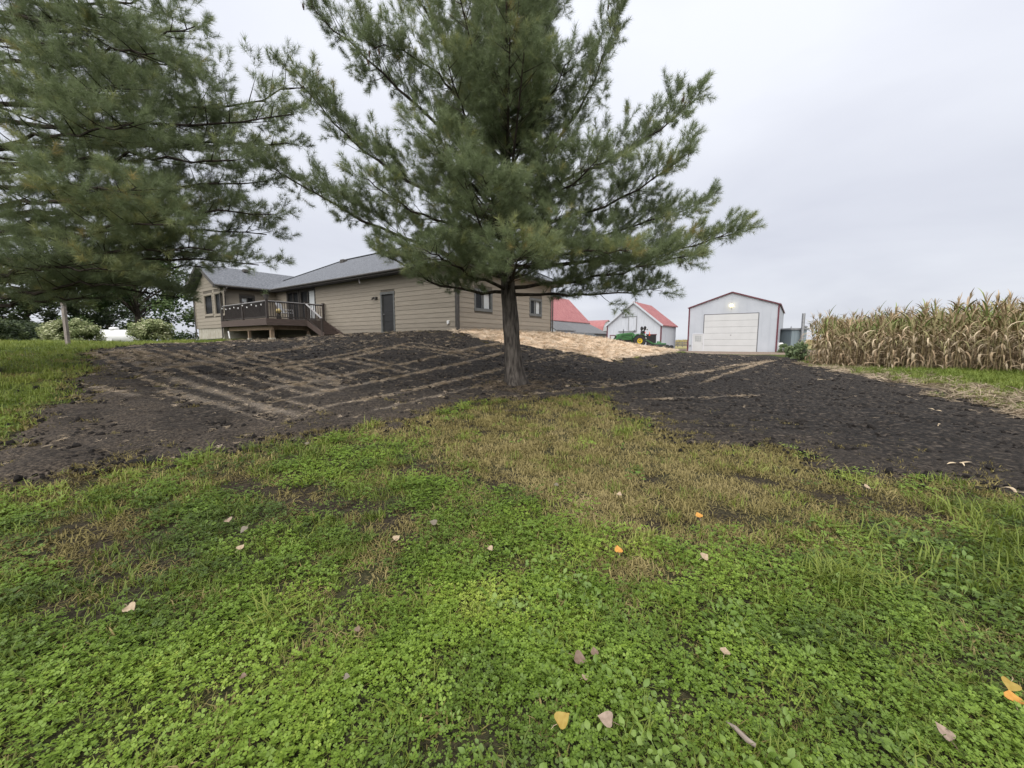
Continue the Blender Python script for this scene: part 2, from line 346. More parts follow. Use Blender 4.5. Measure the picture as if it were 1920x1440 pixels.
# dark tilled soil laid over the lawn, clods and wheel marks in the surface
dx = .085
sx = np.arange(-30, 27, dx); sy = np.arange(2.8, 46, dx); X, Y = np.meshgrid(sx, sy); sd_ = soil_sd(X, Y)
keep = (sd_ > -.35) & ~house_in(X, Y)
rowdir = X*.35 + Y*.94
Zs = np.where(keep, 0, 0).astype(float); kk = keep
hz = H(X[kk], Y[kk]); s = sd_[kk]; xk, yk = X[kk], Y[kk]
rough = .10*(fbm(xk*2.6, yk*2.6, 41, 5)-.5) + .09*np.maximum(0, fbm(xk*7, yk*7, 43, 3)-.52) + .012*np.sin(rowdir[kk]*9)
Zs[kk] = hz + np.clip(s, -.4, .25)*.13 + .012 + rough*sstep(-.2, .3, s)
V, Q, u = gridmesh(X, Y, Zs, (sd_ > -.25) & ~house_in(X, Y)); 
good = np.isin(u, np.flatnonzero(kk.ravel()))
bad = ~good
if bad.any(): V[bad, 2] = H(V[bad, 0], V[bad, 1]) - .05
stv = np.zeros(len(V))
nz = fbm(V[:, 0]*2.5, V[:, 1]*2.5, 55)
for lnn, w in zip(STREAKS, STW): stv = np.maximum(stv, np.exp(-(ldist(lnn, V[:, 0], V[:, 1])/(w*(.6+.9*nz)))**2)*(.38+.85*fbm(V[:,0]*1.6, V[:,1]*1.6, 66)))
# left part carries a film of old straw and dry grass
leftp = sstep(2, -6, V[:, 0])*sstep(20, 6, V[:, 1])
film = np.clip(.5*sstep(3, -4, V[:, 0])*sstep(13, 5, V[:, 1])*np.clip(fbm(V[:, 0]*1.3, V[:, 1]*1.3, 91)*2.6-.6, 0, 1) + .6*np.exp(-np.maximum(soil_sd(V[:, 0], V[:, 1]), 0)/.5)*(V[:, 1] < 14), 0, 1)
stv = np.clip(stv + .25*leftp*np.clip(fbm(V[:, 0]*1.3, V[:, 1]*1.3, 91)*2.4-.75, 0, 1), 0, 1)
sm = bpy.data.materials.new('tilled_soil'); sm.use_nodes = True; n, l = sm.node_tree.nodes, sm.node_tree.links; b = n['Principled BSDF']
b.inputs['Roughness'].default_value = .92; b.inputs['Specular IOR Level'].default_value = .25; tcn = n.new('ShaderNodeTexCoord')
ca = noise_ramp(16, [(.36, (.0032,.0026,.002)), (.49, (.0115,.009,.007)), (.59, (.035,.0275,.021)), (.72, (.10,.081,.063))], 10)  # soil tones; noise contrast also paints crumb highlights and shadows into the colour
cb = noise_ramp(55, [(.35, (.07,.056,.043)), (.7, (.25,.21,.165))], 4)
asn = n.new('ShaderNodeAttribute'); asn.attribute_name = 'straw'
tn = n.new('ShaderNodeTexNoise'); tn.inputs['Scale'].default_value = 42; tn.inputs['Detail'].default_value = 6; l.new(tcn.outputs['Object'], tn.inputs['Vector'])
ad = n.new('ShaderNodeMath'); ad.operation = 'MULTIPLY_ADD'; ad.inputs[1].default_value = 2.2; l.new(asn.outputs['Fac'], ad.inputs[2]); l.new(tn.outputs[0], ad.inputs[0])
mr = n.new('ShaderNodeMapRange'); mr.inputs[1].default_value = 1.42; mr.inputs[2].default_value = 2.0; l.new(ad.outputs[0], mr.inputs[0])
mxx = n.new('ShaderNodeMix'); mxx.data_type = 'RGBA'; l.new(mr.outputs[0], mxx.inputs[0]); afl = n.new('ShaderNodeAttribute'); afl.attribute_name = 'film'; mfl = n.new('ShaderNodeMix'); mfl.data_type = 'RGBA'; cfl = noise_ramp(34, [(.36, (.012,.009,.007)), (.5, (.050,.038,.028)), (.66, (.12,.095,.070))], 8)
l.new(afl.outputs['Fac'], mfl.inputs[0]); l.new(ca, mfl.inputs[6]); l.new(cfl, mfl.inputs[7]); l.new(mfl.outputs[2], mxx.inputs[6]); l.new(cb, mxx.inputs[7]); l.new(mxx.outputs[2], b.inputs['Base Color'])
tb = n.new('ShaderNodeTexNoise'); tb.inputs['Scale'].default_value = 14; tb.inputs['Detail'].default_value = 9; tb.inputs['Roughness'].default_value = .7; l.new(tcn.outputs['Object'], tb.inputs['Vector'])
bp = n.new('ShaderNodeBump'); bp.inputs['Strength'].default_value = 1; bp.inputs['Distance'].default_value = .06; l.new(tb.outputs[0], bp.inputs['Height']); l.new(bp.outputs[0], b.inputs['Normal'])
me = npmesh('tilled_soil', V, Q, sm, True); add_attr(me, 'straw', stv.astype(np.float32)); add_attr(me, 'film', film.astype(np.float32)); tag(link('tilled_soil', me), kind='structure')

# straw erosion blanket on the slope right of the house
X, Y = np.meshgrid(np.arange(-4, 19, .12), np.arange(14, 43, .12)); sd2 = straw_sd(X, Y); kk = (sd2 > -.3) & ~house_in(X, Y)
Zs = np.zeros(X.shape); Zs[kk] = H(X[kk], Y[kk]) + np.clip(sd2[kk], -.3, .3)*.22 + .03 + .03*(fbm(X[kk]*4, Y[kk]*4, 8)-.5)
V, Q, u = gridmesh(X, Y, Zs, (sd2 > -.2) & kk); bad = V[:, 2] == 0; V[bad, 2] = H(V[bad, 0], V[bad, 1])-.06
stm = mat('straw_blanket', (.48,.34,.215), (.71,.555,.395), rough=.9, scale=16, bump=.8, bscale=40, spec=.1, stretch=(.8, 2.5, 1), lo=.3, hi=.62)
tag(link('straw_mulch', npmesh('straw_mulch', V, Q, stm, True)), kind='structure')

# gravel in front of the shed
DRIVE = [(13.5,43.2), (17,41), (26,39.5), (36,38), (44,40), (45,60), (20,75), (5,75), (4,50), (9,45)]
X, Y = np.meshgrid(np.arange(3, 46, .5), np.arange(36, 76, .5)); sd3 = sdist(DRIVE, X, Y) + 1.6*(fbm(X*.5, Y*.5, 19)-.5)
V, Q, u = gridmesh(X, Y, H(X, Y)+np.clip(sd3, -.5, .5)*.08, sd3 > -.3)
tag(link('gravel_yard', npmesh('gravel_yard', V, Q, mat('gravel', (0.1248,0.0936,0.0702), (0.234,0.1872,0.1482), rough=.95, scale=8, bump=.5, spec=.1), True)), kind='structure')
# ================================================================== PINES
def needle_tuft(seed, n=62, L=.14, shoot=.17, w=.0050):
    r = random.Random(seed); V = []; Fc = []
    for i in range(n):
        t = r.random()**.8; base = Vector((0, 0, shoot*t)); a = r.uniform(0, 2*pi); sp = radians(r.uniform(28, 80)*(1.15-.5*t))
        d = Vector((sin(sp)*cos(a), sin(sp)*sin(a), cos(sp))); ln = L*r.uniform(.75, 1.1)
        side = d.cross(Vector((r.uniform(-1, 1), r.uniform(-1, 1), r.uniform(-1, 1)))).normalized()*w
        tip = base + d*ln + Vector((0, 0, -.012*r.random())); b = len(V)
        V += [base-side*.5, base+side*.5, tip]; Fc.append((b, b+1, b+2))
    b = len(V); V += [Vector((-.004, 0, -.03)), Vector((.004, 0, -.03)), Vector((0, 0, shoot))]; Fc.append((b, b+1, b+2))
    return np.array([tuple(v) for v in V]), np.array(Fc)
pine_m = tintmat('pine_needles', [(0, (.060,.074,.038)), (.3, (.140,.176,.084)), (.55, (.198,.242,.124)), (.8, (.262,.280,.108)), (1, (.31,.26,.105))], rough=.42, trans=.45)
TUFT = protos('needle_tuft', [npmesh('needle_tuft', *needle_tuft(s), pine_m) for s in range(5)])
bark = mat('pine_bark', (.030,.026,.023), (.105,.092,.080), rough=.95, scale=5, bump=1, bscale=11, stretch=(3.2, 3.2, .7), spec=.15)
twigm = mat('pine_twig', (.022,.018,.015), (.055,.045,.036), rough=.9, scale=9, spec=.1)
conem = mat('pine_cone', (.05,.034,.022), (.12,.085,.055), rough=.8, scale=40, spec=.2)

def bez(p0, p1, p2, p3, n):
    t = np.linspace(0, 1, n)[:, None]; p0, p1, p2, p3 = (np.array(p, float) for p in (p0, p1, p2, p3))
    return (1-t)**3*p0 + 3*(1-t)**2*t*p1 + 3*(1-t)*t*t*p2 + t**3*p3
class Pine:
    def __init__(s, seed): s.r = np.random.default_rng(seed); s.limb = MB(); s.P = []; s.D = []; s.T = []; s.S = []; s.ends = []
    def twig(s, p, d, ln, inner):
        """a foliage twig: needle tufts along its outer part"""
        r = s.r; d = d/np.linalg.norm(d); up = np.array([0, 0, 1.])
        n = max(2, int(ln/.11)); q = p.copy(); st = ln/n; t0 = .15 if ln < .5 else .3
        for i in range(n):
            d = d + up*.03 + r.normal(0, .06, 3); d /= np.linalg.norm(d); q = q + d*st
            if (i+1)/n > t0:
                k = 1 if r.random() < .85 else 2
                for _ in range(k):
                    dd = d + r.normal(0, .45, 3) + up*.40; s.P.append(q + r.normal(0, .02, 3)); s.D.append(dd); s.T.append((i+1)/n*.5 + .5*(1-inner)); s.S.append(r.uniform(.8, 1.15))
        s.P.append(q); s.D.append(d+up*.2); s.T.append(1.); s.S.append(r.uniform(1., 1.25))
        return q
    def limb_curve(s, pts, r0, start=.22, dens=1.0, flat=1.0, sub=1.0):
        """pts (n,3) limb; secondary branches in alternating pairs with twigs"""
        r = s.r; n = len(pts); seg = np.linalg.norm(np.diff(pts, axis=0), axis=1); L = seg.sum(); cum = np.concatenate([[0], np.cumsum(seg)])/L
        s.limb.tube([tuple(p) for p in pts], list(r0*(1-.88*cum**.8)+.004), 6, False)
        m = int(L*6.8*dens); sgn = 1
        for j in range(m):
            t = start + (1-start)*(j+r.random())/m; i = min(np.searchsorted(cum, t)-1, n-2); i = max(i, 0); f = (t-cum[i])/(cum[i+1]-cum[i]+1e-9)
            p = pts[i]*(1-f)+pts[i+1]*f; d = (pts[i+1]-pts[i]); d = d/np.linalg.norm(d); sgn = -sgn
            side = np.cross(d, [0, 0, 1.]); side = side/(np.linalg.norm(side)+1e-9); upv = np.cross(side, d)
            ln = min(.175*L, .92)*sub*(1-t)**.5*(.55+.6*sstep(start, start+.3, t)) + .16; ln *= r.uniform(.7, 1.2)
            ang = radians(r.uniform(38, 66)); roll = r.normal(.14, .34*flat)
            sd = d*cos(ang) + (side*sgn*cos(roll) + upv*sin(roll))*sin(ang)
            q = p.copy(); k = max(2, int(ln/.16)); path = [tuple(q)]; dd = sd.copy()
            for a in range(k):
                dd = dd + np.array([0, 0, .06]) + r.normal(0, .05, 3); dd /= np.linalg.norm(dd); q = q + dd*ln/k; path.append(tuple(q))
                if a >= (0 if ln < .5 else k*.25):
                    for sg in (-1, 1):
                        if r.random() < .86:
                            s2 = np.cross(dd, upv); td = dd*.75 + s2*sg*r.uniform(.4, .9) + upv*r.normal(.1, .38)
                            s.twig(q, td, r.uniform(.14, .34)*sub, 1-t)
            s.limb.tube(path, list(np.linspace(.011*sub, .004, len(path))), 3, False)
            s.twig(q, dd, r.uniform(.16, .3), 1-t)
        e = s.twig(pts[-1], pts[-1]-pts[-2], .22, 0); s.ends.append(e)
    def finish(s, root, origin, tint_noise=7):
        o = np.array(origin); P = np.array(s.P)-o; D = np.array(s.D)
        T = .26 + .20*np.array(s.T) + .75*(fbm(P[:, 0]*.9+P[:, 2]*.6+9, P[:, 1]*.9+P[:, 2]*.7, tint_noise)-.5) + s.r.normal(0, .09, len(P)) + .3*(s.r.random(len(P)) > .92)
        s.limb.v = [(v[0]-o[0], v[1]-o[1], v[2]-o[2]) for v in s.limb.v]
        me = bpy.data.meshes.new('limbs'); me.from_pydata(s.limb.v, [], s.limb.f); me.materials.append(twigm); link('limbs', me, root)
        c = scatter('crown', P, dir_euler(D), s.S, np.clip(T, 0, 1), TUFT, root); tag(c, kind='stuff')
        return len(P)

def trunk_mesh(axis, rad, n=20, seed=1, flare=None):
    """axis: list of points from base up; ridged bark and root flare"""
    V = []; Q = []; m = len(axis); ang = np.arange(n)*2*pi/n
    for i, (p, rr) in enumerate(zip(axis, rad)):
        z = p[2]; nb = .09*np.sin(ang*5+z*1.3) + .05*np.sin(ang*9-z*2.1) + .05*(vnoise(ang*3+seed, np.full(n, z*2.5), seed)-.5)*2
        fl = 0 if flare is None else flare*np.exp(-max(z-axis[0][2]-.15, 0)/.30)*(.45+.55*np.sin(ang*3+.9))
        r_ = rr*(1+nb+fl)
        for a, q in zip(ang, r_): V.append((p[0]+q*cos(a), p[1]+q*sin(a), p[2]))
        if i:
            b = (i-1)*n
            for k in range(n): Q.append((b+k, b+(k+1) % n, b+n+(k+1) % n, b+n+k))
    return npmesh('trunk', V, Q, bark, True)
def cone_mesh():
    mb = MB(); N_ = 7
    zs = [0, -.02, -.05, -.085, -.12, -.135]; rs = [.006, .020, .026, .022, .013, .003]
    for k, (z, r_) in enumerate(zip(zs[1:-1], rs[1:-1])):
        for i in range(N_):
            a = 2*pi*(i+.5*(k % 2))/N_; c, s_ = cos(a), sin(a); t = a+pi/2
            mb.quad((.4*r_*c, .4*r_*s_, z+.025), (r_*c+.008*cos(t), r_*s_+.008*sin(t), z-.004), (1.15*r_*c, 1.15*r_*s_, z-.016), (r_*c-.008*cos(t), r_*s_-.008*sin(t), z-.004))
    mb.tube([(0, 0, z) for z in zs], [r_*.7 for r_ in rs], 6)
    return mb.mesh('pine_cone', conem)
CONE = cone_mesh()

# ---- the pine in the middle of the yard
TB = gnd(966, 724); TX, TY, TZ = TB
root = empty('pine_tree', TB, 0, 'tall green pine with bare lower trunk standing at the edge of the dark soil', 'tree')
ty = TY
axis_px = [(967,728), (966,715), (964,700), (962,680), (960,655), (958,625), (957,600), (955,570), (953,540), (952,510), (951,470), (950,430), (949,390), (948,340), (947,280), (946,200), (945,110), (944,0)]
axis = [Vector(at(px, py, ty)) for px, py in axis_px]
top = axis[-1]; axis += [Vector((top.x, top.y, top.z+d)) for d in (1, 2, 3, 3.8)]
zz = np.array([a.z for a in axis]); 
rads = np.interp(zz-TZ, [0, .5, 1.6, 2.6, 5, 9, 13], [.235, .22, .195, .17, .13, .085, .02])
ax_l = [(a.x-TX, a.y-TY, a.z-TZ) for a in axis]; ax_l[0] = (ax_l[0][0], ax_l[0][1], -.15)
# finer rings
fine = []; fr = []
for z in np.concatenate([np.arange(-.15, 4, .07), np.arange(4, zz[-1]-TZ, .3)]):
    A = np.array(ax_l); fine.append((np.interp(z, A[:, 2], A[:, 0]), np.interp(z, A[:, 2], A[:, 1]), z)); fr.append(np.interp(z, A[:, 2], rads))
link('trunk', trunk_mesh(fine, fr, 22, 3, .75), root)
pn = Pine(5)
def trunk_at(z): return np.array([np.interp(z, zz, [a.x for a in axis]), np.interp(z, zz, [a.y for a in axis]), z])
def limb_px(pine, z0py, mid, tip, dY, r0, dens=1.0, start=.2, sub=1.0):
    z0 = at(950, z0py, ty).z; p0 = trunk_at(z0)
    p3 = np.array(at(tip[0], tip[1], ty+dY)); pm = np.array(at(mid[0], mid[1], ty+dY*.5))
    c = (pm - .125*p0 - .125*p3)/.75           # cubic with both handles near the mid point
    pts = bez(p0, c*.8+p0*.2, c*.8+p3*.2, p3, 12); pts[1:-1] += pine.r.normal(0, .03, (10, 3))
    pine.limb_curve(pts, r0, start, dens, sub=sub)
for a in [(552, (1100,552), (1238,540), -.6, .045), (500, (1180,487), (1385,437), .3, .06), (462, (1150,440), (1314,380), .9, .055), (540, (1130,520), (1290,480), -1.3, .05), (430, (1130,395), (1285,290), -.5, .055),
          (372, (1140,310), (1300,190), .4, .055), (330, (1080,230), (1160,25), -.3, .05), (210, (1010,90), (1060,-60), .3, .04),
          (548, (830,540), (715,470), -.8, .045), (515, (690,420), (492,302), -.4, .06), (450, (770,400), (690,335), -1.8, .05), (420, (710,315), (575,170), .2, .06),
          (352, (760,180), (584,12), -.5, .055), (290, (800,110), (700,90), -1.2, .045), (240, (830,60), (725,-60), .2, .045),
          (480, (1080,470), (1180,470), -2.0, .05), (545, (850,500), (800,470), -2.4, .05), (400, (1040,370), (1120,300), -2.2, .05), (400, (860,330), (800,250), -2.3, .05),
          (300, (880,240), (840,120), -2.0, .045), (300, (1010,220), (1060,120), -2.0, .045), (540, (960,515), (985,470), -3.2, .05), (430, (930,400), (905,330), -3.0, .05)]:
    limb_px(pn, *a)
for z in np.arange(TZ+2.75, zz[-1]-.2, .42):
    t = (z-TZ)/(zz[-1]-TZ); k = 5
    for j in range(k):
        az = j*2*pi/k + pn.r.uniform(-.5, .5) + z*2.1
        lat = abs(cos(az)); L = np.interp(t, [0, .2, .45, .7, 1], [3.4, 4.1, 3.7, 2.8, .6])*(1-(.74 if cos(az) > 0 else .68)*lat)*pn.r.uniform(.8, 1.05)
        el = radians(np.interp(t, [0, .25, .6, 1], [6, 20, 38, 62])+pn.r.normal(0, 5)); p0 = trunk_at(z)
        d = np.array([cos(az)*cos(el), sin(az)*cos(el), sin(el)])
        p3 = p0 + d*L + np.array([0, 0, .12*L]); p1 = p0 + d*L*.33 - np.array([0, 0, .03*L]); p2 = p0 + d*L*.7
        pn.limb_curve(bez(p0, p1, p2, p3, 9), .02+.009*L, .25, .62)
npt = pn.finish(root, TB); print('pine tufts', npt)
# cones hanging below the shoot ends high on the tree
cr = random.Random(4); k = 0
for e in [e for e in pn.ends if e[2] > TZ+5.2 and abs(e[0]-TX) > 1.5][:16]:
    for j in range(3):
        link('pine_cone', CONE, root, (e[0]-TX-cr.uniform(.0, .5)*np.sign(e[0]-TX), e[1]-TY+cr.uniform(-.12, .12), e[2]-TZ-cr.uniform(.02, .22)), (cr.uniform(-.25, .25), cr.uniform(-.25, .25), cr.uniform(0, 6)))

# ---- the big pine at the left edge, its trunk outside the frame
LX, LY = -12.6, 9.2; LZ = h1(LX, LY); LB = Vector((LX, LY, LZ))
root = empty('pine_tree', LB, 0, 'large pine reaching in from the left edge with long level boughs', 'tree')
fz = np.arange(-.2, 16, .25); fine = [(.03*sin(z), 0, z) for z in fz]; link('trunk', trunk_mesh(fine, list(np.interp(fz, [0, 3, 16], [.36, .29, .04])), 20, 8, .4), root)
pl = Pine(12)
def lb(py0, mid, tip, Yt, r0=.06, dens=.44, start=.28, sub=1.25, Ym=None):
    z0 = EYE + (640-py0)/740*LY; p0 = np.array([LX, LY, z0]); p3 = np.array(at(tip[0], tip[1], Yt)); pm = np.array(at(mid[0], mid[1], Ym or (LY+Yt)/2))
    c = (pm - .125*p0 - .125*p3)/.75; pts = bez(p0, c*.8+p0*.2, c*.8+p3*.2, p3, 14); pts[1:-1] += pl.r.normal(0, .04, (12, 3)); pl.limb_curve(pts, r0, start, dens, .5, sub)
for a in [(30, (150,20), (330,-30), 9.6), (80, (200,70), (365,50), 9.0), (150, (180,130), (350,120), 10.0), (110, (160,90), (290,100), 8.0), (215, (300,215), (572,165), 9.8), (255, (260,240), (545,215), 9.0), (300, (260,275), (540,268), 10.4),
          (330, (200,300), (430,300), 8.2), (365, (260,350), (500,340), 9.6), (420, (230,395), (508,402), 9.2), (450, (240,430), (500,440), 10.2), (500, (160,478), (485,497), 9.2), (520, (150,470), (400,470), 8.2),
          (560, (140,530), (335,558), 10.5), (575, (100,540), (250,535), 8.6), (470, (120,440), (330,420), 7.4), (400, (90,380), (260,350), 7.0), (300, (90,260), (250,230), 7.2), (180, (80,170), (230,160), 7.4), (540, (60,500), (200,505), 7.4),
          (60, (80,40), (200,30), 7.6), (440, (200,400), (420,380), 11.5), (340, (200,310), (420,250), 11.5), (520, (200,510), (420,500), 11.6), (200, (180,180), (380,190), 11.6), (590, (80,560), (190,560), 9.5)]:
    lb(*a)
for z in np.arange(LZ+2.2, LZ+15.5, 1.4):
    t = (z-LZ)/16
    for j in range(5):
        az = j*2*pi/5 + pl.r.uniform(-.4, .4) + z*2.3; L = np.interp(t, [0, .3, .6, 1], [4.6, 5.2, 4.2, 1.0])*pl.r.uniform(.75, 1.05)
        
        if cos(az) > -.1: L *= .5
        el = radians(np.interp(t, [0, .4, 1], [-2, 8, 45])+pl.r.normal(0, 5)); p0 = np.array([LX, LY, z]); d = np.array([cos(az)*cos(el), sin(az)*cos(el), sin(el)])
        p3 = p0+d*L+np.array([0, 0, .08*L]); pl.limb_curve(bez(p0, p0+d*L*.33, p0+d*L*.7-np.array([0, 0, .03*L]), p3, 9), .02+.01*L, .3, .5, sub=1.2)
pl.finish(root, LB, 17)
# ================================================================== HOUSE
siding = mat('tan_siding', (0.2337,0.205,0.164), (0.2665,0.2353,0.1902), rough=.75, scale=1.5, spec=.25, bump=.15, bscale=40, stretch=(1, 1, 14))
sidshade = mat('wall_core', (0.0984,0.0861,0.0697), (0.123,0.1066,0.0861), rough=.9, scale=3)
trimm = mat('dark_trim', (0.0492,0.0451,0.041), (0.0697,0.064,0.0574), rough=.6, scale=5)
_sb = siding.node_tree; _oi = _sb.nodes.new('ShaderNodeObjectInfo'); _mr = _sb.nodes.new('ShaderNodeMapRange'); _mr.inputs[3].default_value = .90; _mr.inputs[4].default_value = 1.06
_hs = _sb.nodes.new('ShaderNodeHueSaturation'); _bs = _sb.nodes['Principled BSDF']; _lk = _bs.inputs['Base Color'].links[0].from_socket
_sb.links.new(_oi.outputs['Random'], _mr.inputs[0]); _sb.links.new(_mr.outputs[0], _hs.inputs['Value']); _sb.links.new(_lk, _hs.inputs['Color']); _sb.links.new(_hs.outputs[0], _bs.inputs['Base Color'])
greytrim = mat('grey_window_trim', (0.0943,0.0984,0.0943), (0.123,0.1271,0.123), rough=.6, scale=5)
shing = mat('grey_shingles', (0.0615,0.0656,0.0738), (0.1681,0.1763,0.1927), rough=.9, scale=9, bump=.5, bscale=25, spec=.2, stretch=(1, 3, 1))
concm = mat('concrete', (0.2788,0.2542,0.205), (0.3772,0.3526,0.2952), rough=.9, scale=4, bump=.2)
blockm = mat('tan_foundation', (0.3444,0.2952,0.1968), (0.4264,0.3772,0.2706), rough=.9, scale=3, bump=.2)
doorm = mat('charcoal_door', (.022,.022,.022), (.030,.030,.030), rough=.5, scale=3)
deckm = mat('brown_decking', (.062,.046,.039), (.090,.066,.056), rough=.7, scale=3, stretch=(1, 8, 8))
postw = mat('treated_post', (0.1968,0.1394,0.0902), (0.2788,0.2132,0.1476), rough=.85, scale=4, stretch=(6, 6, 1))
railm = mat('dark_rail', (0.0369,0.0295,0.0262), (0.0492,0.041,0.0369), rough=.5, scale=5)
capm = mat('grey_rail_cap', (0.2296,0.2214,0.2214), (0.2952,0.287,0.287), rough=.5, scale=5)
scrm = mat('dark_screen', (0.0224,0.0208,0.0216), (0.032,0.0296,0.0288), rough=.8, scale=40)
whitem = mat('white_plastic', (0.6068,0.6068,0.5904), (0.656,0.656,0.6396), rough=.5, scale=6)
curt = mat('pale_curtain', (.62,.63,.63), (.78,.79,.79), rough=.9, scale=3, stretch=(14, 14, .3))
glassm = bpy.data.materials.new('window_glass'); glassm.use_nodes = True
gn_, gl_ = glassm.node_tree.nodes, glassm.node_tree.links; _b = gn_['Principled BSDF']; _b.inputs['Base Color'].default_value = (.02, .024, .028, 1); _b.inputs['Roughness'].default_value = .06; _b.inputs['Specular IOR Level'].default_value = .8
_t = gn_.new('ShaderNodeBsdfTransparent'); _t.inputs[0].default_value = (.95, .96, .96, 1); _m = gn_.new('ShaderNodeMixShader'); _m.inputs[0].default_value = .84; gl_.new(_b.outputs[0], _m.inputs[1]); gl_.new(_t.outputs[0], _m.inputs[2]); gl_.new(_m.outputs[0], gn_["Material Output"].inputs[0])
darkin = mat('dark_room', (.02,.02,.021), rough=.9)

house = empty('house', HC, HROT, 'long tan sided ranch house with grey hip roof and a gabled wing', 'house')
def pxl(px, py, axis, val):
    """pixel -> house coordinates on the plane axis=val (0: x, 1: y)"""
    d = ray(px, py); o = Vector((0, 0, EYE)) - HC; nrm = (AX, AY)[axis]; t = (val - o.dot(nrm))/d.dot(nrm); p = o + d*t
    return p.dot(AX), p.dot(AY), p.z
class Wall:
    """a wall from p along unit u (house coords), outward normal nv; siding courses around its openings"""
    def __init__(s, p, u, L, nv, z0, z1, openings, top=None, parent=house):
        s.p = Vector(p); s.u = Vector(u); s.n = Vector(nv); s.L = L; s.z0 = z0; s.z1 = z1; s.op = openings; s.top = top; s.par = parent
    def M(s): return Matrix(((s.u.x, s.n.x, 0, s.p.x), (s.u.y, s.n.y, 0, s.p.y), (0, 0, 1, 0), (0, 0, 0, 1)))
    def build(s):
        M = s.M(); mb = MB(); cuts = sorted({0., s.L} | {c for o in s.op for c in o[:2]})
        for a, b_ in zip(cuts, cuts[1:]):
            zs = [s.z0]
            for o in sorted(s.op, key=lambda q: q[2]):
                if o[0] <= a+1e-6 and o[1] >= b_-1e-6: zs += [o[2], o[3]]
            zs.append(s.z1)
            for k in range(0, len(zs), 2):
                if zs[k+1] > zs[k]+1e-3: mb.box(a, b_, -.14, 0, zs[k], zs[k+1], M)
        if s.top: 
            uc, zp = s.top; mb.prism([M@Vector((0, -.001, s.z1)), M@Vector((s.L, -.001, s.z1)), M@Vector((uc, -.001, zp))], M.to_3x3()@Vector((0, -.138, 0)))
        mb.build('wall', sidshade, s.par)
        ex = .23; z = s.z0; zt = s.top[1]-.1 if s.top else s.z1
        while z < zt-.02:
            zz1 = min(z+ex, zt); a0, a1 = 0., s.L
            if s.top and zz1 > s.z1:
                f = (zz1-s.z1)/(s.top[1]-s.z1); a0 = s.top[0]*f; a1 = s.L-(s.L-s.top[0])*f
            iv = [(a0, a1)]
            for o in s.op:
                if o[2]-.06 < zz1-.03 and o[3]+.06 > z+.03:
                    iv = [q for (c, d) in iv for q in ((c, min(d, o[0]-.02)), (max(c, o[1]+.02), d)) if q[1]-q[0] > .04]
            for c, d in iv:
                m2 = MB(); m2.prism([M@Vector((c, .002, z)), M@Vector((c, .030, z)), M@Vector((c, .012, zz1)), M@Vector((c, .002, zz1))], s.u*(d-c)); m2.build('siding_plank', siding, s.par)
            z += ex
    def window(s, o, mats=(None, None), split=True, fw=.09, dark=greytrim, label=None):
        M = s.M(); a, b_, c, d = o; w = MB()
        for q in ((a-.02, b_+.02, d-fw, d+.03), (a-.02, b_+.02, c-.03, c+fw)): w.box(q[0], q[1], -.02, .045, q[2], q[3], M)
        for q in ((a-.02, a+fw), (b_-fw, b_+.02)): w.box(q[0], q[1], -.02, .043, c+fw, d-fw, M)
        fr = w.build('window', dark, s.par)
        if label: fr['label'] = label
        n_ = 2 if split else 1; W_ = (b_-a-2*fw)/n_
        for k in range(n_):
            x0 = a+fw+k*W_; x1 = x0+W_; e = .02
            sh = MB(); 
            for q in ((x0, x1, c+fw, c+fw+.035), (x0, x1, d-fw-.035, d-fw), (x0, x0+.035, c+fw+.035, d-fw-.035), (x1-.035, x1, c+fw+.035, d-fw-.035)): sh.box(q[0]+.001, q[1]-.001, -.03+.006*k, .012+.006*k, q[2], q[3], M)
            sh.build('sash', dark, fr)
            MB().quad(M@Vector((x0+.02, -.008, c+fw+.02)), M@Vector((x1-.02, -.008, c+fw+.02)), M@Vector((x1-.02, -.008, d-fw-.02)), M@Vector((x0+.02, -.008, d-fw-.02))).build('pane', glassm, fr)
            MB().box(x0+.005, x1-.005, -.11, -.09, c+fw, d-fw, M).build('curtain' if mats[k] else 'dark_interior', mats[k] or darkin, fr)
        return fr
Zsof = 3.0; WH = 20.1
# long wall facing the yard (x = 0)
d0 = pxl(742, 624, 0, 0)[1]; d1 = pxl(717, 624, 0, 0)[1]
pd0 = pxl(594, 600, 0, 0)[1]; pd1 = pxl(541, 600, 0, 0)[1]
wl_ = Wall((0, 0, 0), (0, 1, 0), WH, (-1, 0, 0), 0, Zsof, [(d0, d1, .0, 2.14), (pd0, pd1, .9, 2.95)]); wl_.build()
M = wl_.M()
dr = MB().box(d0+.09, d1-.09, -.07, -.03, .04, 2.05, M).build('door', doorm, house, bevel=.004)
for q in ((.62, 1.0), (1.12, 1.9), (.16, .5)): MB().box(d0+.22, d1-.22, -.031, -.022, q[0], q[1], M).build('door_panel', doorm, dr, bevel=.006)
MB().tube([M@Vector((d1-.17, -.03, 1.0)), M@Vector((d1-.17, .03, 1.0))], .022, 8).tube([M@Vector((d1-.17, .025, 1.0)), M@Vector((d1-.29, .03, 1.0))], .012, 6).build('handle', capm, dr)
f = MB(); f.box(d0-.02, d0+.09, -.10, .05, 0, 2.05, M); f.box(d1-.09, d1+.02, -.10, .05, 0, 2.05, M); f.box(d0-.05, d1+.05, -.10, .053, 2.05, 2.17, M); f.build('door_frame', greytrim, dr)
MB().box(d0-.04, d1+.04, -.05, .12, -.07, .035, M).build('threshold', concm, dr)
wl_.window((pd0, pd0+(pd1-pd0)*.52, .9, 2.95), (curt, None), True, dark=trimm)
wl_.window((pd0+(pd1-pd0)*.56, pd1, .9, 2.95), (None, None), True, dark=trimm)
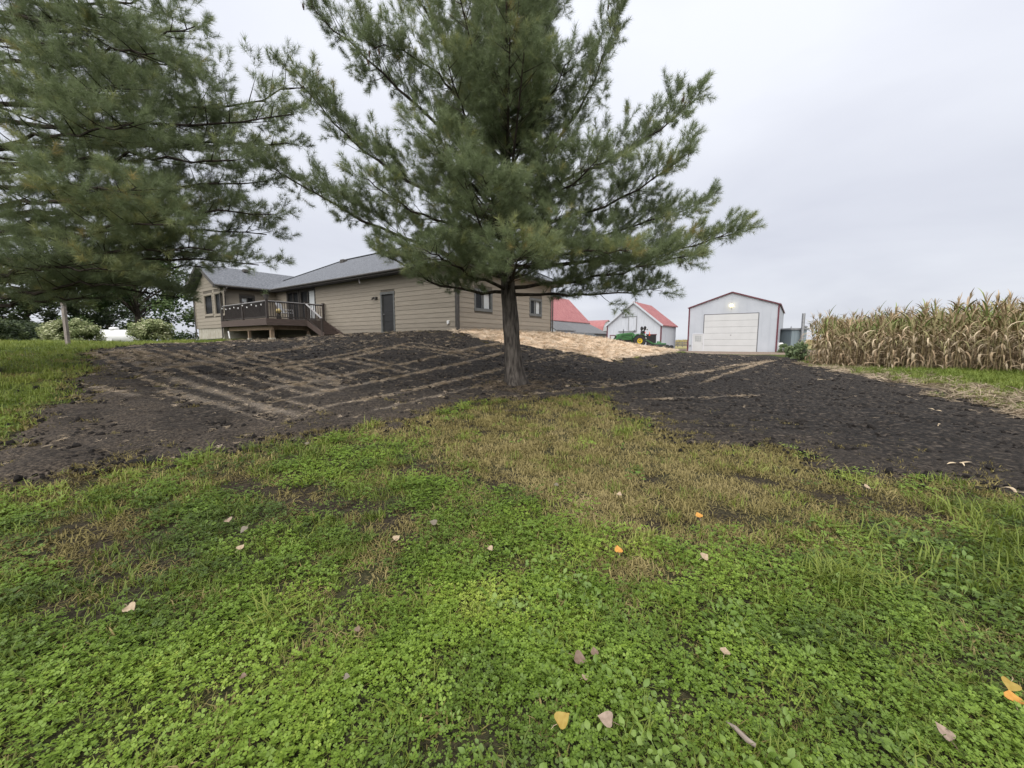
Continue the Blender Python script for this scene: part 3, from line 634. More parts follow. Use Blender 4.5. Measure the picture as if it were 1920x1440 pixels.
# gable-less end wall (y = 0)
def op1(l, r, t, b_):
    x0 = pxl(l, (t+b_)/2, 1, 0); x1 = pxl(r, (t+b_)/2, 1, 0); return (x0[0], x1[0], pxl((l+r)/2, b_, 1, 0)[2], pxl((l+r)/2, t, 1, 0)[2])
w1 = op1(889, 922, 544.5, 583); w2 = op1(992.5, 1015, 561, 592)
we = Wall((0, 0, 0), (1, 0, 0), 8.6, (0, -1, 0), 0, Zsof, [w1, w2]); we.build(); we.window(w1, (None, curt)); we.window(w2, (None, curt))
Wall((8.6, 0, 0), (0, 1, 0), WH, (1, 0, 0), 0, Zsof, []).build(); Wall((0, WH, 0), (1, 0, 0), 8.6, (0, 1, 0), 0, Zsof, []).build()
for (x, y) in ((0, 0), (8.6, 0)):
    MB().box(x-.05, x+.10 if x == 0 else x+.05, y-.05, y+.10, -.02, Zsof-.01).build('corner_board', trimm, house)
# foundation strips
MB().box(.02, 8.58, .02, WH-.02, -.7, -.004).build('foundation', blockm, house)
# wing
gx0, gy0, gy1 = -3.4, 17.8, 22.5; fz = .44; pk = 4.62
def opg(l, r, t, b_):
    y1 = pxl(l, (t+b_)/2, 0, gx0)[1]; y0 = pxl(r, (t+b_)/2, 0, gx0)[1]; return (y0-gy0, y1-gy0, pxl((l+r)/2, b_, 0, gx0)[2], pxl((l+r)/2, t, 0, gx0)[2])
ga = opg(383.5, 400, 551, 592); gb = opg(403, 421, 547, 591.5)
print('house', d0, d1, w1, w2, ga, gb, pd0, pd1)
wg = Wall((gx0, gy0, 0), (0, 1, 0), gy1-gy0, (-1, 0, 0), fz, 2.98, [ga, gb], ((gy1-gy0)/2, pk-.12)); wg.build(); wg.window(ga, split=False, dark=siding); wg.window(gb, split=False, dark=siding)
sa = pxl(449, 560, 1, gy0)[0]; sb = pxl(477, 560, 1, gy0)[0]
ws = Wall((gx0, gy0, 0), (1, 0, 0), 3.4, (0, -1, 0), fz, 2.98, [(sa+3.4, min(sb+3.4, 3.2), 1.5, 2.6)]); ws.build(); ws.window((sa+3.4, min(sb+3.4, 3.2), 1.5, 2.6), (curt, None), True, dark=trimm)
Wall((gx0, gy1, 0), (1, 0, 0), 5, (0, 1, 0), fz, 2.98, []).build()
MB().box(gx0+.03, 3, gy0+.03, gy1-.03, -.95, fz-.003).build('wing_foundation', concm, house)
for y in (gy0, gy1): MB().box(gx0-.055, gx0+.06, y-.05, y+.05, fz-.02, 2.97).build('corner_board', siding, house)
# hip roof
ez, sz, ov = 3.17, 3.0, .58; X0, X1, Y0, Y1 = -ov, 8.6+ov, -ov, WH+ov; xm = 4.3; run = xm+ov; rz = ez+run*.53; ya, yb = Y0+run, 15.85
rb = MB(); A, B, C_, D_ = (X0, Y0, ez), (X1, Y0, ez), (X1, Y1, ez), (X0, Y1, ez); R0, R1 = (xm, ya, rz), (xm, yb, rz)
rb.quad(A, D_, R1, R0); rb.quad(B, A, R0); rb.quad(C_, B, R0, R1); rb.quad(D_, C_, R1)
a, b_, c, d = ((p[0], p[1], sz) for p in (A, B, C_, D_)); rb.quad(a, b_, c, d)
for p, q, r_, s_ in ((A, B, b_, a), (B, C_, c, b_), (C_, D_, d, c), (D_, A, a, d)): rb.quad(p, q, r_, s_)
roof = rb.build('roof', shing, house)
# shingle courses read as thin lapped strips near the eave edges
fa = MB()
for p, q in (((X0-.012, Y0-.012), (X0-.012, 17.2)), ((X0-.012, Y0-.012), (X1+.012, Y0-.012)), ((X1+.012, Y0-.012), (X1+.012, Y1+.012))):
    fa.bar((p[0], p[1], sz+.075), (q[0], q[1], sz+.075), .022, .19)
fa.build('fascia', trimm, roof)
gt = MB(); gt.tube([(X0-.075, Y0, sz+.10), (X0-.075, 17.1, sz+.10)], .055, 8); gt.build('gutter', trimm, roof)
rc = MB(); rc.bar((xm, ya-.05, rz+.012), (xm, yb+.05, rz+.012), .28, .03)
for p in ((X0, Y0, ez), (X1, Y0, ez)): rc.bar((p[0], p[1], p[2]+.02), (xm, ya, rz+.02), .22, .025)
for p in ((X0, Y1, ez),): rc.bar((p[0], p[1], p[2]+.02), (xm, yb, rz+.02), .22, .025)
rc.build('ridge_cap', shing, roof)
for (y, x) in ((15.0, 3.7), (9.0, 3.2)):
    zz_ = ez+(x-X0)*.53; MB().box(x-.2, x+.2, y-.22, y+.22, zz_-.15, zz_+.17).build('roof_vent', trimm, roof, bevel=.03)
# wing gable roof
g0, g1, yc = gy0-.55, gy1+.55, (gy0+gy1)/2; gxr0, gxr1 = gx0-.5, 3.55; wz = ez+.004; rk = wz+(yc-g0)*.53; th = .16
wr = MB(); wr.prism([(gxr0, g0, wz-th), (gxr0, g0, wz), (gxr0, yc, rk), (gxr0, g1, wz), (gxr0, g1, wz-th), (gxr0, yc, rk-th)], (gxr1-gxr0, 0, 0))
wroof = wr.build('wing_roof', shing, house)
rk_ = MB()
for y in (g0, g1): rk_.bar((gxr0-.015, y, wz-.10), (gxr0-.015, yc, rk-.10), .025, .21, up=(1, 0, 0) if False else (0, 0, 1))
rk_.build('rake_board', trimm, wroof)
so_ = MB(); so_.box(gxr0+.02, 0, g0+.03, gy0-.04, sz-.02, sz-.002); so_.box(gxr0+.02, 0, gy1+.04, g1-.03, sz-.02, sz-.002); so_.build('soffit', trimm, wroof)
MB().tube([(gxr0+.02, g0-.07, wz-.09), (-.7, g0-.07, wz-.09)], .055, 8).build('gutter', trimm, wroof)
MB().tube([(gxr0+.02, g1+.07, wz-.09), (2.5, g1+.07, wz-.09)], .055, 8).build('gutter', trimm, wroof)
MB().box(-1.3, -.95, yc-.62, yc-.3, rk-.24, rk-.02).build('roof_vent', trimm, wroof, bevel=.03)
def downspout(x, y, gy, zb, ext):
    MB().tube([(x+.25, gy, wz-.12), (x+.2, gy, wz-.22), (x-.03, y, wz-.55), (x-.03, y, zb), (x-.12, y, zb-.10), (x+ext[0], y+ext[1], zb-.22+ext[2])], .045, 6).build('downspout', trimm, house)
downspout(gx0-.05, gy0-.10, g0-.07, -.20, (-1.4, .5, .02)); downspout(gx0-.05, gy1+.10, g1+.07, -.18, (-.6, 1.7, -.02))
MB().tube([(-.11, -.11, 2.9), (-.11, -.11, .0), (-.16, -.2, -.04)], .04, 6).build('downspout', trimm, house)
MB().tube([(8.68, -.11, 2.9), (8.68, -.11, .0), (8.75, -.25, -.04)], .04, 6).build('downspout', trimm, house)
# wall lamp left of the door, hose tap / vent near the corner, bracket under the eave
ly = d1+.42
lp = MB(); lp.box(-.06, -.02, ly-.06, ly+.06, 1.82, 1.96); lp.tube([(-.05, ly-.1, 1.93), (-.16, ly-.12, 1.9), (-.2, ly-.14, 1.8)], [.05, .055, .03], 8); lp.tube([(-.05, ly+.1, 1.93), (-.16, ly+.12, 1.9), (-.2, ly+.14, 1.8)], [.05, .055, .03], 8); lp.build('flood_lamp', trimm, house)
vy = pxl(842, 601, 0, 0)[1]
mbv = MB(); mbv.box(-.10, -.022, vy-.07, vy+.07, .38, .52); mbv.tube([(-.07, vy, .4), (-.1, vy, .34)], .03, 6); mbv.build('wall_vent', whitem, house, bevel=.01)
ey = pxl(671, 531, 0, -.5)[1]
MB().tube([(-.45, ey, 3.0), (-.40, ey-.05, 2.72)], .03, 6).build('vent_pipe', capm, house)

# ---- deck in the corner of house and wing
deck = empty('deck', hw(-3.5, 11.2, -.4), HROT, 'brown raised deck with dark railing and stairs beside the house', 'deck')
off = Vector((3.5, -11.2, .4))
def L_(x, y, z): return Vector((x, y, z)) + off
dz = .82; dx0, dy0, dy1 = -3.5, 11.2, 17.7
nb = 24
for k in range(nb):
    y0 = dy0+.02+(dy1-dy0-.04)*k/nb; y1 = dy0+.02+(dy1-dy0-.04)*(k+1)/nb-.008
    MB().box(dx0+.02+off.x, -.06+off.x, y0+off.y, y1+off.y, dz-.035+off.z, dz+off.z).build('deck_board', deckm, deck)
rim = MB()
def rbx(x0, x1, y0, y1, z0, z1, mb): mb.box(x0+off.x, x1+off.x, y0+off.y, y1+off.y, z0+off.z, z1+off.z)
rbx(dx0-.03, dx0+.015, dy0-.03, dy1, dz-.36, dz+.004, rim); rbx(dx0+.016, -.06, dy0-.03, dy0+.015, dz-.36, dz+.003, rim); rim.build('rim_board', deckm, deck)
bm_ = MB(); rbx(dx0+.5, -.2, dy0+.35, dy0+.45, dz-.6, dz-.37, bm_); rbx(dx0+.35, dx0+.45, dy0+.2, dy1-.1, dz-.62, dz-.375, bm_); bm_.build('beam', postw, deck)
for (x, y, w) in ((dx0+.4, dy0+.4, .19), (dx0+.4, dy0+3.4, .14), (-1.0, dy0+.4, .14)):
    g = hw(x, y); gz = h1(g.x, g.y)-HC.z
    p_ = MB(); rbx(x-w/2, x+w/2, y-w/2, y+w/2, gz+.12, dz-.63, p_); po = p_.build('support_post', postw, deck)
    p_ = MB(); rbx(x-w*.8, x+w*.8, y-w*.8, y+w*.8, gz-.2, gz+.16, p_); p_.build('footing', concm, po, bevel=.02)
def rail(p, q, kind):
    p = Vector(p); q = Vector(q); d = (q-p); L = d.length; u = d/L
    r_ = MB(); r_.bar(L_(*(p+Vector((0, 0, dz+.98)))), L_(*(q+Vector((0, 0, dz+.98)))), .12, .04); hr = r_.build('hand_rail', capm, deck)
    r_ = MB(); r_.bar(L_(*(p+Vector((0, 0, dz+.93)))), L_(*(q+Vector((0, 0, dz+.93)))), .04, .05); r_.bar(L_(*(p+Vector((0, 0, dz+.10)))), L_(*(q+Vector((0, 0, dz+.10)))), .04, .05); r_.build('rail_bar', railm, deck)
    n_ = int(L/.125)
    for k in range(1, n_):
        c = p+u*(L*k/n_); MB().bar(L_(c.x, c.y, dz+.12), L_(c.x, c.y, dz+.91), .028, .028).build('baluster', railm, deck)
    if kind == 'screen':
        nx = Vector((u.y, -u.x, 0))*-.035
        a_ = p+u*.06+nx; b2 = q-u*.06+nx; MB().prism([L_(a_.x, a_.y, dz+.06), L_(b2.x, b2.y, dz+.06), L_(b2.x, b2.y, dz+.92), L_(a_.x, a_.y, dz+.92)], (nx.x*.2, nx.y*.2, 0)).build('privacy_screen', scrm, deck)
xs_ = dx0+.08; ysd = dy0+.08
for p in ((xs_, dy1-.15), (xs_, (ysd+dy1)/2), (xs_, ysd), (-1.25, ysd), (-.16, ysd)):
    pm_ = MB(); pm_.box(p[0]-.055+off.x, p[0]+.055+off.x, p[1]-.055+off.y, p[1]+.055+off.y, dz+off.z, dz+1.04+off.z); pp = pm_.build('rail_post', railm, deck)
    cm_ = MB(); cm_.box(p[0]-.07+off.x, p[0]+.07+off.x, p[1]-.07+off.y, p[1]+.07+off.y, dz+1.042+off.z, dz+1.075+off.z); cm_.build('post_cap', railm, pp)
rail((xs_, dy1-.21, 0), (xs_, (ysd+dy1)/2+.06, 0), 'screen'); rail((xs_, (ysd+dy1)/2-.06, 0), (xs_, ysd+.06, 0), 'screen'); rail((xs_+.06, ysd, 0), (-1.31, ysd, 0), 'bars'); rail((-1.19, ysd, 0), (-.22, ysd, 0), 'bars')
nt = 6; g = hw(-.7, 9.2); bz = h1(g.x, g.y)-HC.z-.02; rise = (dz-bz)/(nt+1)
for k in range(nt):
    z = dz-rise*(k+1); y = dy0-.04-.29*(k+1)
    t_ = MB(); rbx(-1.22, -.10, y, y+.30, z-.045, z, t_); tr = t_.build('stair_tread', deckm, deck)
    t_ = MB(); rbx(-1.20, -.12, y+.27, y+.29, z+.002, z+rise-.047, t_); t_.build('riser', deckm, tr)
for x in (-1.27, -.09):
    s_ = MB(); s_.bar(L_(x, dy0-.03, dz-.2), L_(x, dy0-.04-.29*nt-.1, bz+.02), .045, .30); s_.build('stringer', deckm, deck)
s_ = MB(); s_.bar(L_(-1.25, ysd-.05, dz+.96), L_(-1.25, dy0-.29*nt+.1, bz+1.02), .10, .04); s_.build('stair_hand_rail', capm, deck)
s_ = MB(); s_.bar(L_(-1.25, ysd-.05, dz+.14), L_(-1.25, dy0-.29*nt+.1, bz+.22), .04, .05); s_.build('rail_bar', railm, deck)
s_ = MB(); rbx(-1.30, -1.20, dy0-.29*nt, dy0-.29*nt+.1, bz-.05, bz+1.04, s_); s_.build('rail_post', railm, deck)
for k in range(1, 12):
    f = k/12; y = ysd-.05+(dy0-.29*nt+.1-ysd+.05)*f; z0 = dz+.14+(bz+.22-dz-.14)*f; MB().bar(L_(-1.25, y, z0), L_(-1.25, y, z0+.80), .026, .026).build('baluster', railm, deck)
# things on and under the deck
def hthing(name, x, y, z, rz, label, cat): return empty(name, hw(x, y, z), HROT+rz, label, cat)
ch = hthing('patio_chair', -1.9, 12.3, dz, .6, 'light grey patio chair on the deck behind the railing', 'chair')
chm = mat('grey_sling', (0.2952,0.3034,0.3116), (0.3608,0.369,0.3772), rough=.7, scale=9)
MB().box(-.26, .26, -.25, .25, .40, .44).build('seat', chm, ch, bevel=.01)
MB().bar((0, .27, .44), (0, .50, 1.02), .5, .035, up=(0, 1, .4)).build('backrest', chm, ch, bevel=.01)
for sx_ in (-1, 1):
    MB().tube([(sx_*.27, -.27, 0), (sx_*.27, -.24, .62), (sx_*.27, .3, .62)], .016, 6).build('arm_rest', capm, ch)
    MB().tube([(sx_*.27, .36, 0), (sx_*.27, .22, .42), (sx_*.26, .5, 1.0)], .016, 6).build('leg', capm, ch)
pt = hthing('garden_figure', -2.6, 11.75, dz, 0, 'small yellow ornament standing on the deck behind the balusters', 'ornament')
yel = mat('yellow_ornament', (0.451,0.3444,0.1312), (0.5084,0.41,0.1804), rough=.7, scale=8)
MB().tube([(0, 0, 0), (0, 0, .04), (0, 0, .28), (0, 0, .36)], [.10, .13, .10, .05], 12).build('body', trimm, pt, True)
MB().tube([(0, 0, .33), (0, 0, .38), (0, 0, .46), (0, 0, .56), (0, 0, .62)], [.05, .13, .17, .12, .03], 12).build('head', yel, pt, True)
pt = hthing('hanging_planter', -3.4, 11.35, dz+1.1, 0, 'leafy potted plant on the corner post of the deck railing', 'planter')
MB().tube([(0, 0, 0), (0, 0, .22)], [.11, .15], 10).build('pot', trimm, pt)
lf = MB(); rr = random.Random(3)
for k in range(90):
    a = rr.uniform(0, 6.28); e = rr.uniform(-.2, 1.4); q = Vector((cos(a)*cos(e), sin(a)*cos(e), sin(e)))*rr.uniform(.05, .28) + Vector((0, 0, .26)); t = Vector((rr.uniform(-1, 1), rr.uniform(-1, 1), rr.uniform(-.5, .5))).normalized()*.07; s2 = t.cross(Vector((0, 0, 1))).normalized()*.03
    lf.quad(q, q+t*.5+s2, q+t, q+t*.5-s2)
lf.build('foliage', mat('planter_leaf', (.10,.15,.06), (.24,.30,.16), rough=.6, scale=12), pt)
# string of bulbs along the rail
sl_ = hthing('string_lights', -3.58, 11.2, dz, 0, 'string of small white bulbs looped along the deck railing', 'string lights')
pts_ = []; bulbs = []
for k in range(41):
    s = k/40*6.2; pts_.append((-.03, s, .90-.16*abs(sin(s*2.2)))); 
    if k % 4 == 2: bulbs.append(pts_[-1])
MB().tube(pts_, .006, 4).build('wire', trimm, sl_)
for p in bulbs: MB().tube([(p[0], p[1], p[2]), (p[0], p[1], p[2]-.03), (p[0], p[1], p[2]-.07), (p[0], p[1], p[2]-.10)], [.012, .03, .035, .008], 8).build('bulb', whitem, sl_, True)
g = hw(-3.55, 16.35); pp = empty('drain_pipe', (g.x, g.y, h1(g.x, g.y)), HROT, 'short white pipe leaning under the left end of the deck', 'pipe')
MB().tube([(0, 0, 0), (-.02, .12, .62)], .045, 8).build('pipe', whitem, pp); MB().tube([(0, -.12, .03), (0, 0, .10), (0, .1, .03)], .09, 8).build('elbow', trimm, pp)
# ================================================================== FARM BUILDINGS
steelw = mat('white_steel', (0.3528,0.3718,0.4054), (0.3864,0.4054,0.439), rough=.55, scale=.7, spec=.3, bump=.12, bscale=3)
redtrim = mat('maroon_trim', (0.0874,0.0228,0.0319), (0.114,0.0319,0.0418), rough=.5, scale=4)
redroof = mat('red_metal_roof', (0.2508,0.095,0.095), (0.2964,0.1216,0.1178), rough=.6, scale=1.2)
greyroof = mat('weathered_roof', (0.0912,0.0935,0.0958), (0.1322,0.1322,0.1345), rough=.7, scale=2, stretch=(1, 6, 1))
darkroof = mat('dark_shed_roof', (.050,.056,.058), (.08,.085,.088), rough=.8, scale=3)
barnw = mat('white_barn_boards', (0.3932,0.4119,0.4448), (0.4588,0.4776,0.5103), rough=.75, scale=2, stretch=(5, 5, .5))
odoor = mat('cream_door', (.430,.432,.430), (.455,.457,.455), rough=.55, scale=1)
bluegr = mat('blue_grey_wall', (0.152,0.19,0.2052), (0.19,0.228,0.2432), rough=.7, scale=2, stretch=(6, 6, .4))
galv = mat('galvanised_steel', (0.231,0.2365,0.242), (0.286,0.2915,0.297), rough=.45, scale=4, metal=.6)
blackm = mat('black_rubber', (.016,.016,.017), (.026,.026,.027), rough=.85, scale=12)
def gable_building(name, loc, Ly, Lx, eave, peak, label, wallm, roofm, ov=.3, cat='barn', ridge='x', rz=HROT):
    """front gable on x=0 facing -x, y from 0 (near corner) to Ly, ridge along x; ridge='y' turns it"""
    r = empty(name, loc, rz, label, cat); w = MB()
    if ridge == 'x':
        w.prism([(0, 0, -.4), (0, Ly, -.4), (0, Ly, eave), (0, Ly/2, peak), (0, 0, eave)], (Lx, 0, 0))
    else:
        w.prism([(0, 0, -.4), (Lx, 0, -.4), (Lx, 0, eave), (Lx/2, 0, peak), (0, 0, eave)], (0, Ly, 0))
    w.build('wall', wallm, r); t = .12
    half = (Ly if ridge == 'x' else Lx)/2; sl_ = (peak-eave)/half; e = ov*.8; ze = eave-e*sl_+.02; pk_ = peak+.02
    R_ = MB()
    if ridge == 'x': R_.prism([(-ov, -e, ze), (-ov, half, pk_), (-ov, Ly+e, ze), (-ov, Ly+e, ze+t), (-ov, half, pk_+t), (-ov, -e, ze+t)], (Lx+2*ov, 0, 0))
    else: R_.prism([(-e, -ov, ze), (half, -ov, pk_), (Lx+e, -ov, ze), (Lx+e, -ov, ze+t), (half, -ov, pk_+t), (-e, -ov, ze+t)], (0, Ly+2*ov, 0))
    rf = R_.build('roof', roofm, r)
    # standing ribs
    rm = MB(); n_ = int((Lx if ridge == 'x' else Ly)/.6)
    for k in range(n_+1):
        c = -ov+.05 + (( Lx if ridge == 'x' else Ly)+2*ov-.1)*k/n_
        for sg in (0, 1):
            if ridge == 'x': rm.bar((c, -e if sg == 0 else Ly+e, ze+t+.004), (c, half, pk_+t+.004), .04, .03)
            else: rm.bar((-e if sg == 0 else Lx+e, c, ze+t+.004), (half, c, pk_+t+.004), .04, .03)
    rm.build('roof_rib', roofm, rf)
    return r, rf
# ---- machine shed
def gz(px, py, z): 
    d = ray(px, py); t = (z-EYE)/d.z; return Vector((d.x*t, d.y*t, z))
S0 = gz(1456, 660, .33); S0 = Vector((*list(at(1456, 660, 45.4))[:2], .33))
shW = 9.6
shed, srf = gable_building('machine_shed', S0, shW, 18, 5.45, 7.05, 'white metal machine shed with maroon trim and big overhead door', steelw, steelw, .12, 'shed')
def shp(px, py, O=None):     # pixel -> shed front coords (y, z)
    O = O or S0; d = ray(px, py); o = Vector((0, 0, EYE))-O; t = -o.dot(AX)/d.dot(AX); p = o+d*t; return p.dot(AY), p.z
for y in (-.01, shW+.01-.16): MB().box(-.05, .14, y, y+.16, -.1, 5.42).build('corner_trim', redtrim, shed)
rt = MB(); rt.bar((-.16, -.10, 5.44), (-.16, shW/2, 7.12), .07, .13); rt.bar((-.16, shW+.10, 5.44), (-.16, shW/2, 7.12), .07, .13); rt.build('rake_trim', redtrim, shed)
ea = MB(); ea.bar((-.1, -.13, 5.42), (18, -.13, 5.42), .05, .18); ea.build('eave_trim', redtrim, shed)
y0, _z = shp(1421.5, 600); y1, _z = shp(1321, 600); zt_ = shp(1372, 589)[1]
n_ = 6; od = MB().box(-.035, -.005, y0-.09, y1+.09, 0.0, zt_+.09).build('overhead_door', mat('door_frame_grey', (.12,.12,.125), rough=.6), shed)
for k in range(n_):
    a_, b2 = k*zt_/n_+.008, (k+1)*zt_/n_-.008; MB().box(-.075, -.03, y0, y1, a_, b2).build('door_panel', odoor, od, bevel=.01)
MB().box(-.10, -.07, (y0+y1)/2-.2, (y0+y1)/2-.06, zt_*.43, zt_*.46).build('handle', capm, od)
y0, zb = shp(1317.5, 658); y1, zt2 = shp(1300, 627)
dr = MB().box(-.06, -.004, y0, y1, .02, 2.12).build('door', odoor, shed, bevel=.01)
f = MB(); f.box(-.08, -.002, y0-.09, y0-.004, 0, 2.2); f.box(-.08, -.002, y1+.004, y1+.09, 0, 2.2); f.box(-.082, -.002, y0-.09, y1+.09, 2.14, 2.24); f.build('door_frame', mat('pale_frame', (.5,.5,.52), rough=.6), dr)
wy0, wy1 = y0+.2, y1-.2
for i in range(3):
    for j in range(3):
        ww = (wy1-wy0)/3; MB().box(-.072, -.055, wy0+i*ww+.025, wy0+(i+1)*ww-.025, 1.22+j*.25+.02, 1.22+(j+1)*.25-.02).build('pane', glassm, dr)
MB().tube([(-.05, y0+.09, 1.0), (-.12, y0+.09, 1.0)], .03, 8).build('knob', galv, dr)
ly_, lz_ = shp(1372, 573)
lm = MB(); lm.tube([(0, ly_, lz_+.38), (-.18, ly_, lz_+.42), (-.3, ly_, lz_+.28)], .02, 6); lm.tube([(-.3, ly_, lz_+.3), (-.3, ly_, lz_+.12)], [.05, .1], 8); lm.tube([(-.02, ly_, lz_+.1), (-.02, ly_, lz_-.5)], .03, 6); lp = lm.build('yard_lamp', galv, shed)
MB().tube([(-.3, ly_, lz_+.17), (-.3, ly_, lz_+.1), (-.3, ly_, lz_-.02), (-.3, ly_, lz_-.13), (-.3, ly_, lz_-.17)], [.06, .15, .19, .13, .03], 12).build('lamp_bulb', mat('lit_bulb', (1, .9, .6), emit=((1, .84, .42), 2.2)), lp, True)
MB().box(-.06, -.003, shp(1294, 650)[0]-.1, shp(1294, 650)[0]+.1, .62, .82).build('outlet_box', galv, shed)
# vertical ribs of the steel cladding
rb_ = MB()
for k in range(1, 12):
    y = k*shW/12; top = 5.3+ (1.6*(1-abs(y-shW/2)/(shW/2)))
    zb_ = zt_+.12 if min(shp(1421.5, 600)[0], shp(1321, 600)[0])-.15 < y < max(shp(1421.5, 600)[0], shp(1321, 600)[0])+.15 else (2.3 if shp(1317.5, 640)[0]-.15 < y < shp(1300, 640)[0]+.15 else 0)
    rb_.box(-.018, -.001, y-.02, y+.02, zb_, top)
rb_.build('cladding_rib', steelw, shed)
# ---- white barn with hay door
B0 = Vector((*list(at(1239, 650, 48))[:2], .45))
barn, _ = gable_building('white_barn', B0, 6.9, 7.0, 3.15, 5.95, 'white gabled barn with red roof and sliding hay door, behind the green tractor', barnw, redroof, .25)
def bnp(px, py): return shp(px, py, B0)
rk = MB(); rk.bar((-.27, -.2, 3.02), (-.27, 3.45, 6.0), .04, .2); rk.bar((-.27, 7.1, 3.02), (-.27, 3.45, 6.0), .04, .2); rk.build('rake_trim', barnw, barn)
for y in (-.02, 6.78): MB().box(-.04, .10, y, y+.14, -.2, 3.1).build('corner_trim', redtrim, barn)
a_, b2 = bnp(1194, 594)[0], bnp(1179.5, 594)[0]; zt3, zb3 = bnp(1187, 594)[1], bnp(1187, 620)[1]
hd = MB().box(-.08, -.03, a_, b2, zb3, zt3).build('hay_door', barnw, barn)
MB().box(-.12, -.02, a_-.05, b2+.9, zt3, zt3+.10).build('door_track', galv, hd); MB().box(-.12, -.02, a_-.05, b2+1.3, zb3-.14, zb3-.02).build('door_track', galv, hd)
for y in (a_, b2): MB().box(-.1, -.03, y-.04, y+.04, zb3, zt3).build('door_stile', galv, hd)
a_, b2 = bnp(1167, 640)[0], bnp(1145, 640)[0]; zt4 = bnp(1150, 629.5)[1]
MB().box(-.05, -.01, a_-1.0, b2, -.2, zt4).build('garage_door', odoor, barn); MB().box(-.07, -.005, a_-1.0, b2+.12, zt4, zt4+.1).build('lintel', redtrim, barn); MB().box(-.07, -.005, b2, b2+.1, -.2, zt4).build('door_post', redtrim, barn)
a_, b2 = bnp(1230, 640)[0], bnp(1212, 640)[0]; MB().box(-.03, -.005, a_, b2, -.2, zt4+.08).build('dark_opening', darkin, barn); MB().box(-.045, -.004, a_-.08, b2+.08, zt4+.08, zt4+.16).build('lintel', redtrim, barn)
MB().box(2.0, 2.9, -.04, -.005, .1, 2.1).build('side_door', barnw, barn, bevel=.01)
MB().box(-.05, 7.05, -.03, 6.95, -.3, .06).build('foundation', concm, barn)
# ---- large red-roofed barn behind the house, with lean-to
E = Vector((14.6, 75.1, 0)); zb0 = .5; Lb = 22
O2 = E - AX*Lb; O2 = Vector((O2.x, O2.y, zb0))
big, _ = gable_building('red_roof_barn', O2, 9.1, Lb, 4.5, 9.0, 'large barn with a broad faded red roof just right of the house', barnw, redroof, .15)
lt = MB(); lt.prism([(0, -.12, 4.15), (0, -3.9, 2.35), (0, -3.9, 2.47), (0, -.12, 4.27)], (Lb, 0, 0)); lt.build('lean_to_roof', greyroof, big)
lw = MB(); lw.box(.1, Lb-.1, -3.7, -3.6, -.4, 2.36); lw.box(Lb-.2, Lb-.1, -3.6, -.02, -.4, 3.0); lw.build('lean_to_wall', mat('dark_boards', (.09,.09,.088), (.14,.14,.135), rough=.85, scale=2, stretch=(5, 5, .5)), big)
# ---- small white shed and dark low shed in front of it
P = at(1076, 640, 54); s1, _ = gable_building('small_white_shed', Vector((P.x-AX.x*5, P.y-AX.y*5, .9)), 3.0, 5, 2.1, 3.0, 'small white shed with weathered grey roof beside the house corner', barnw, greyroof, .2, 'shed')
P = at(1128, 640, 50); s2, _ = gable_building('low_dark_shed', Vector((P.x-AX.x*6, P.y-AX.y*6, .95)), 2.6, 6, .85, 1.5, 'low shed with dark roof between the straw slope and white barn', mat('grey_boards', (.22,.23,.235), (.30,.31,.31), rough=.85, scale=2), darkroof, .15, 'shed')
# ---- far gambrel barn
P = at(1139, 640, 112); fb = empty('gambrel_barn', (P.x, P.y, .3), HROT, 'far white barn with curved red roof seen above the grey lean-to', 'barn')
gp = [(-4.2, 3.2), (-3.5, 5.2), (-2.2, 6.4), (0, 7.1), (2.2, 6.4), (3.5, 5.2), (4.2, 3.2)]
MB().prism([(x, 0, z) for x, z in [(-4.1, -.3)]+[(x*.97, z-.06) for x, z in gp]+[(4.1, -.3)]], (0, 9, 0)).build('wall', barnw, fb)
rr_ = MB()
for (xa, za_), (xb, zb_) in zip(gp, gp[1:]): rr_.prism([(xa, -.2, za_), (xb, -.2, zb_), (xb*1.02, -.2, zb_+.14), (xa*1.02, -.2, za_+.14)], (0, 9.4, 0))
rr_.build('roof', redroof, fb)
# ---- blue-grey shed with stack
P = at(1483, 640, 50); bs = empty('stack_shed', (P.x, P.y, .3), 0, 'blue-grey shed with tall metal stack behind the corn edge', 'shed')
MB().box(0, 1.9, 0, 3, -.3, 2.75).build('wall', bluegr, bs)
MB().box(-.25, 2.1, -.2, 3.2, 2.75, 2.95).build('roof', galv, bs); MB().tube([(-.2, -.15, 2.95), (-.2, -.15, 3.15)], .06, 6).build('roof_cap', galv, bs)
for k in range(1, 5): MB().box(k*.38-.02, k*.4+.02, -.03, -.002, -.2, 2.7).build('wall_rib', bluegr, bs)
MB().tube([(1.1, -.35, 1.5), (1.1, -.35, 4.75)], .18, 10).tube([(1.1, -.35, 1.5), (1.1, -.35, 1.42)], [.3, .3], 10).build('stack', galv, bs)
MB().tube([(1.8, .1, 2.94), (1.8, .1, 3.15), (1.8, .1, 3.3)], [.1, .22, .02], 10).build('vent_cap', galv, bs)
P = at(1462, 657, 47); tk = empty('white_barrel', (P.x, P.y, h1(P.x, P.y)), 0, 'white barrel beside the right wall of the machine shed', 'barrel')
MB().tube([(0, 0, 0), (0, 0, .06), (0, 0, 1.0), (0, 0, 1.1)], [.28, .32, .32, .22], 14).build('body', whitem, tk, True); MB().tube([(0, 0, 1.08), (0, 0, 1.2)], .12, 10).build('lid', blackm, tk)

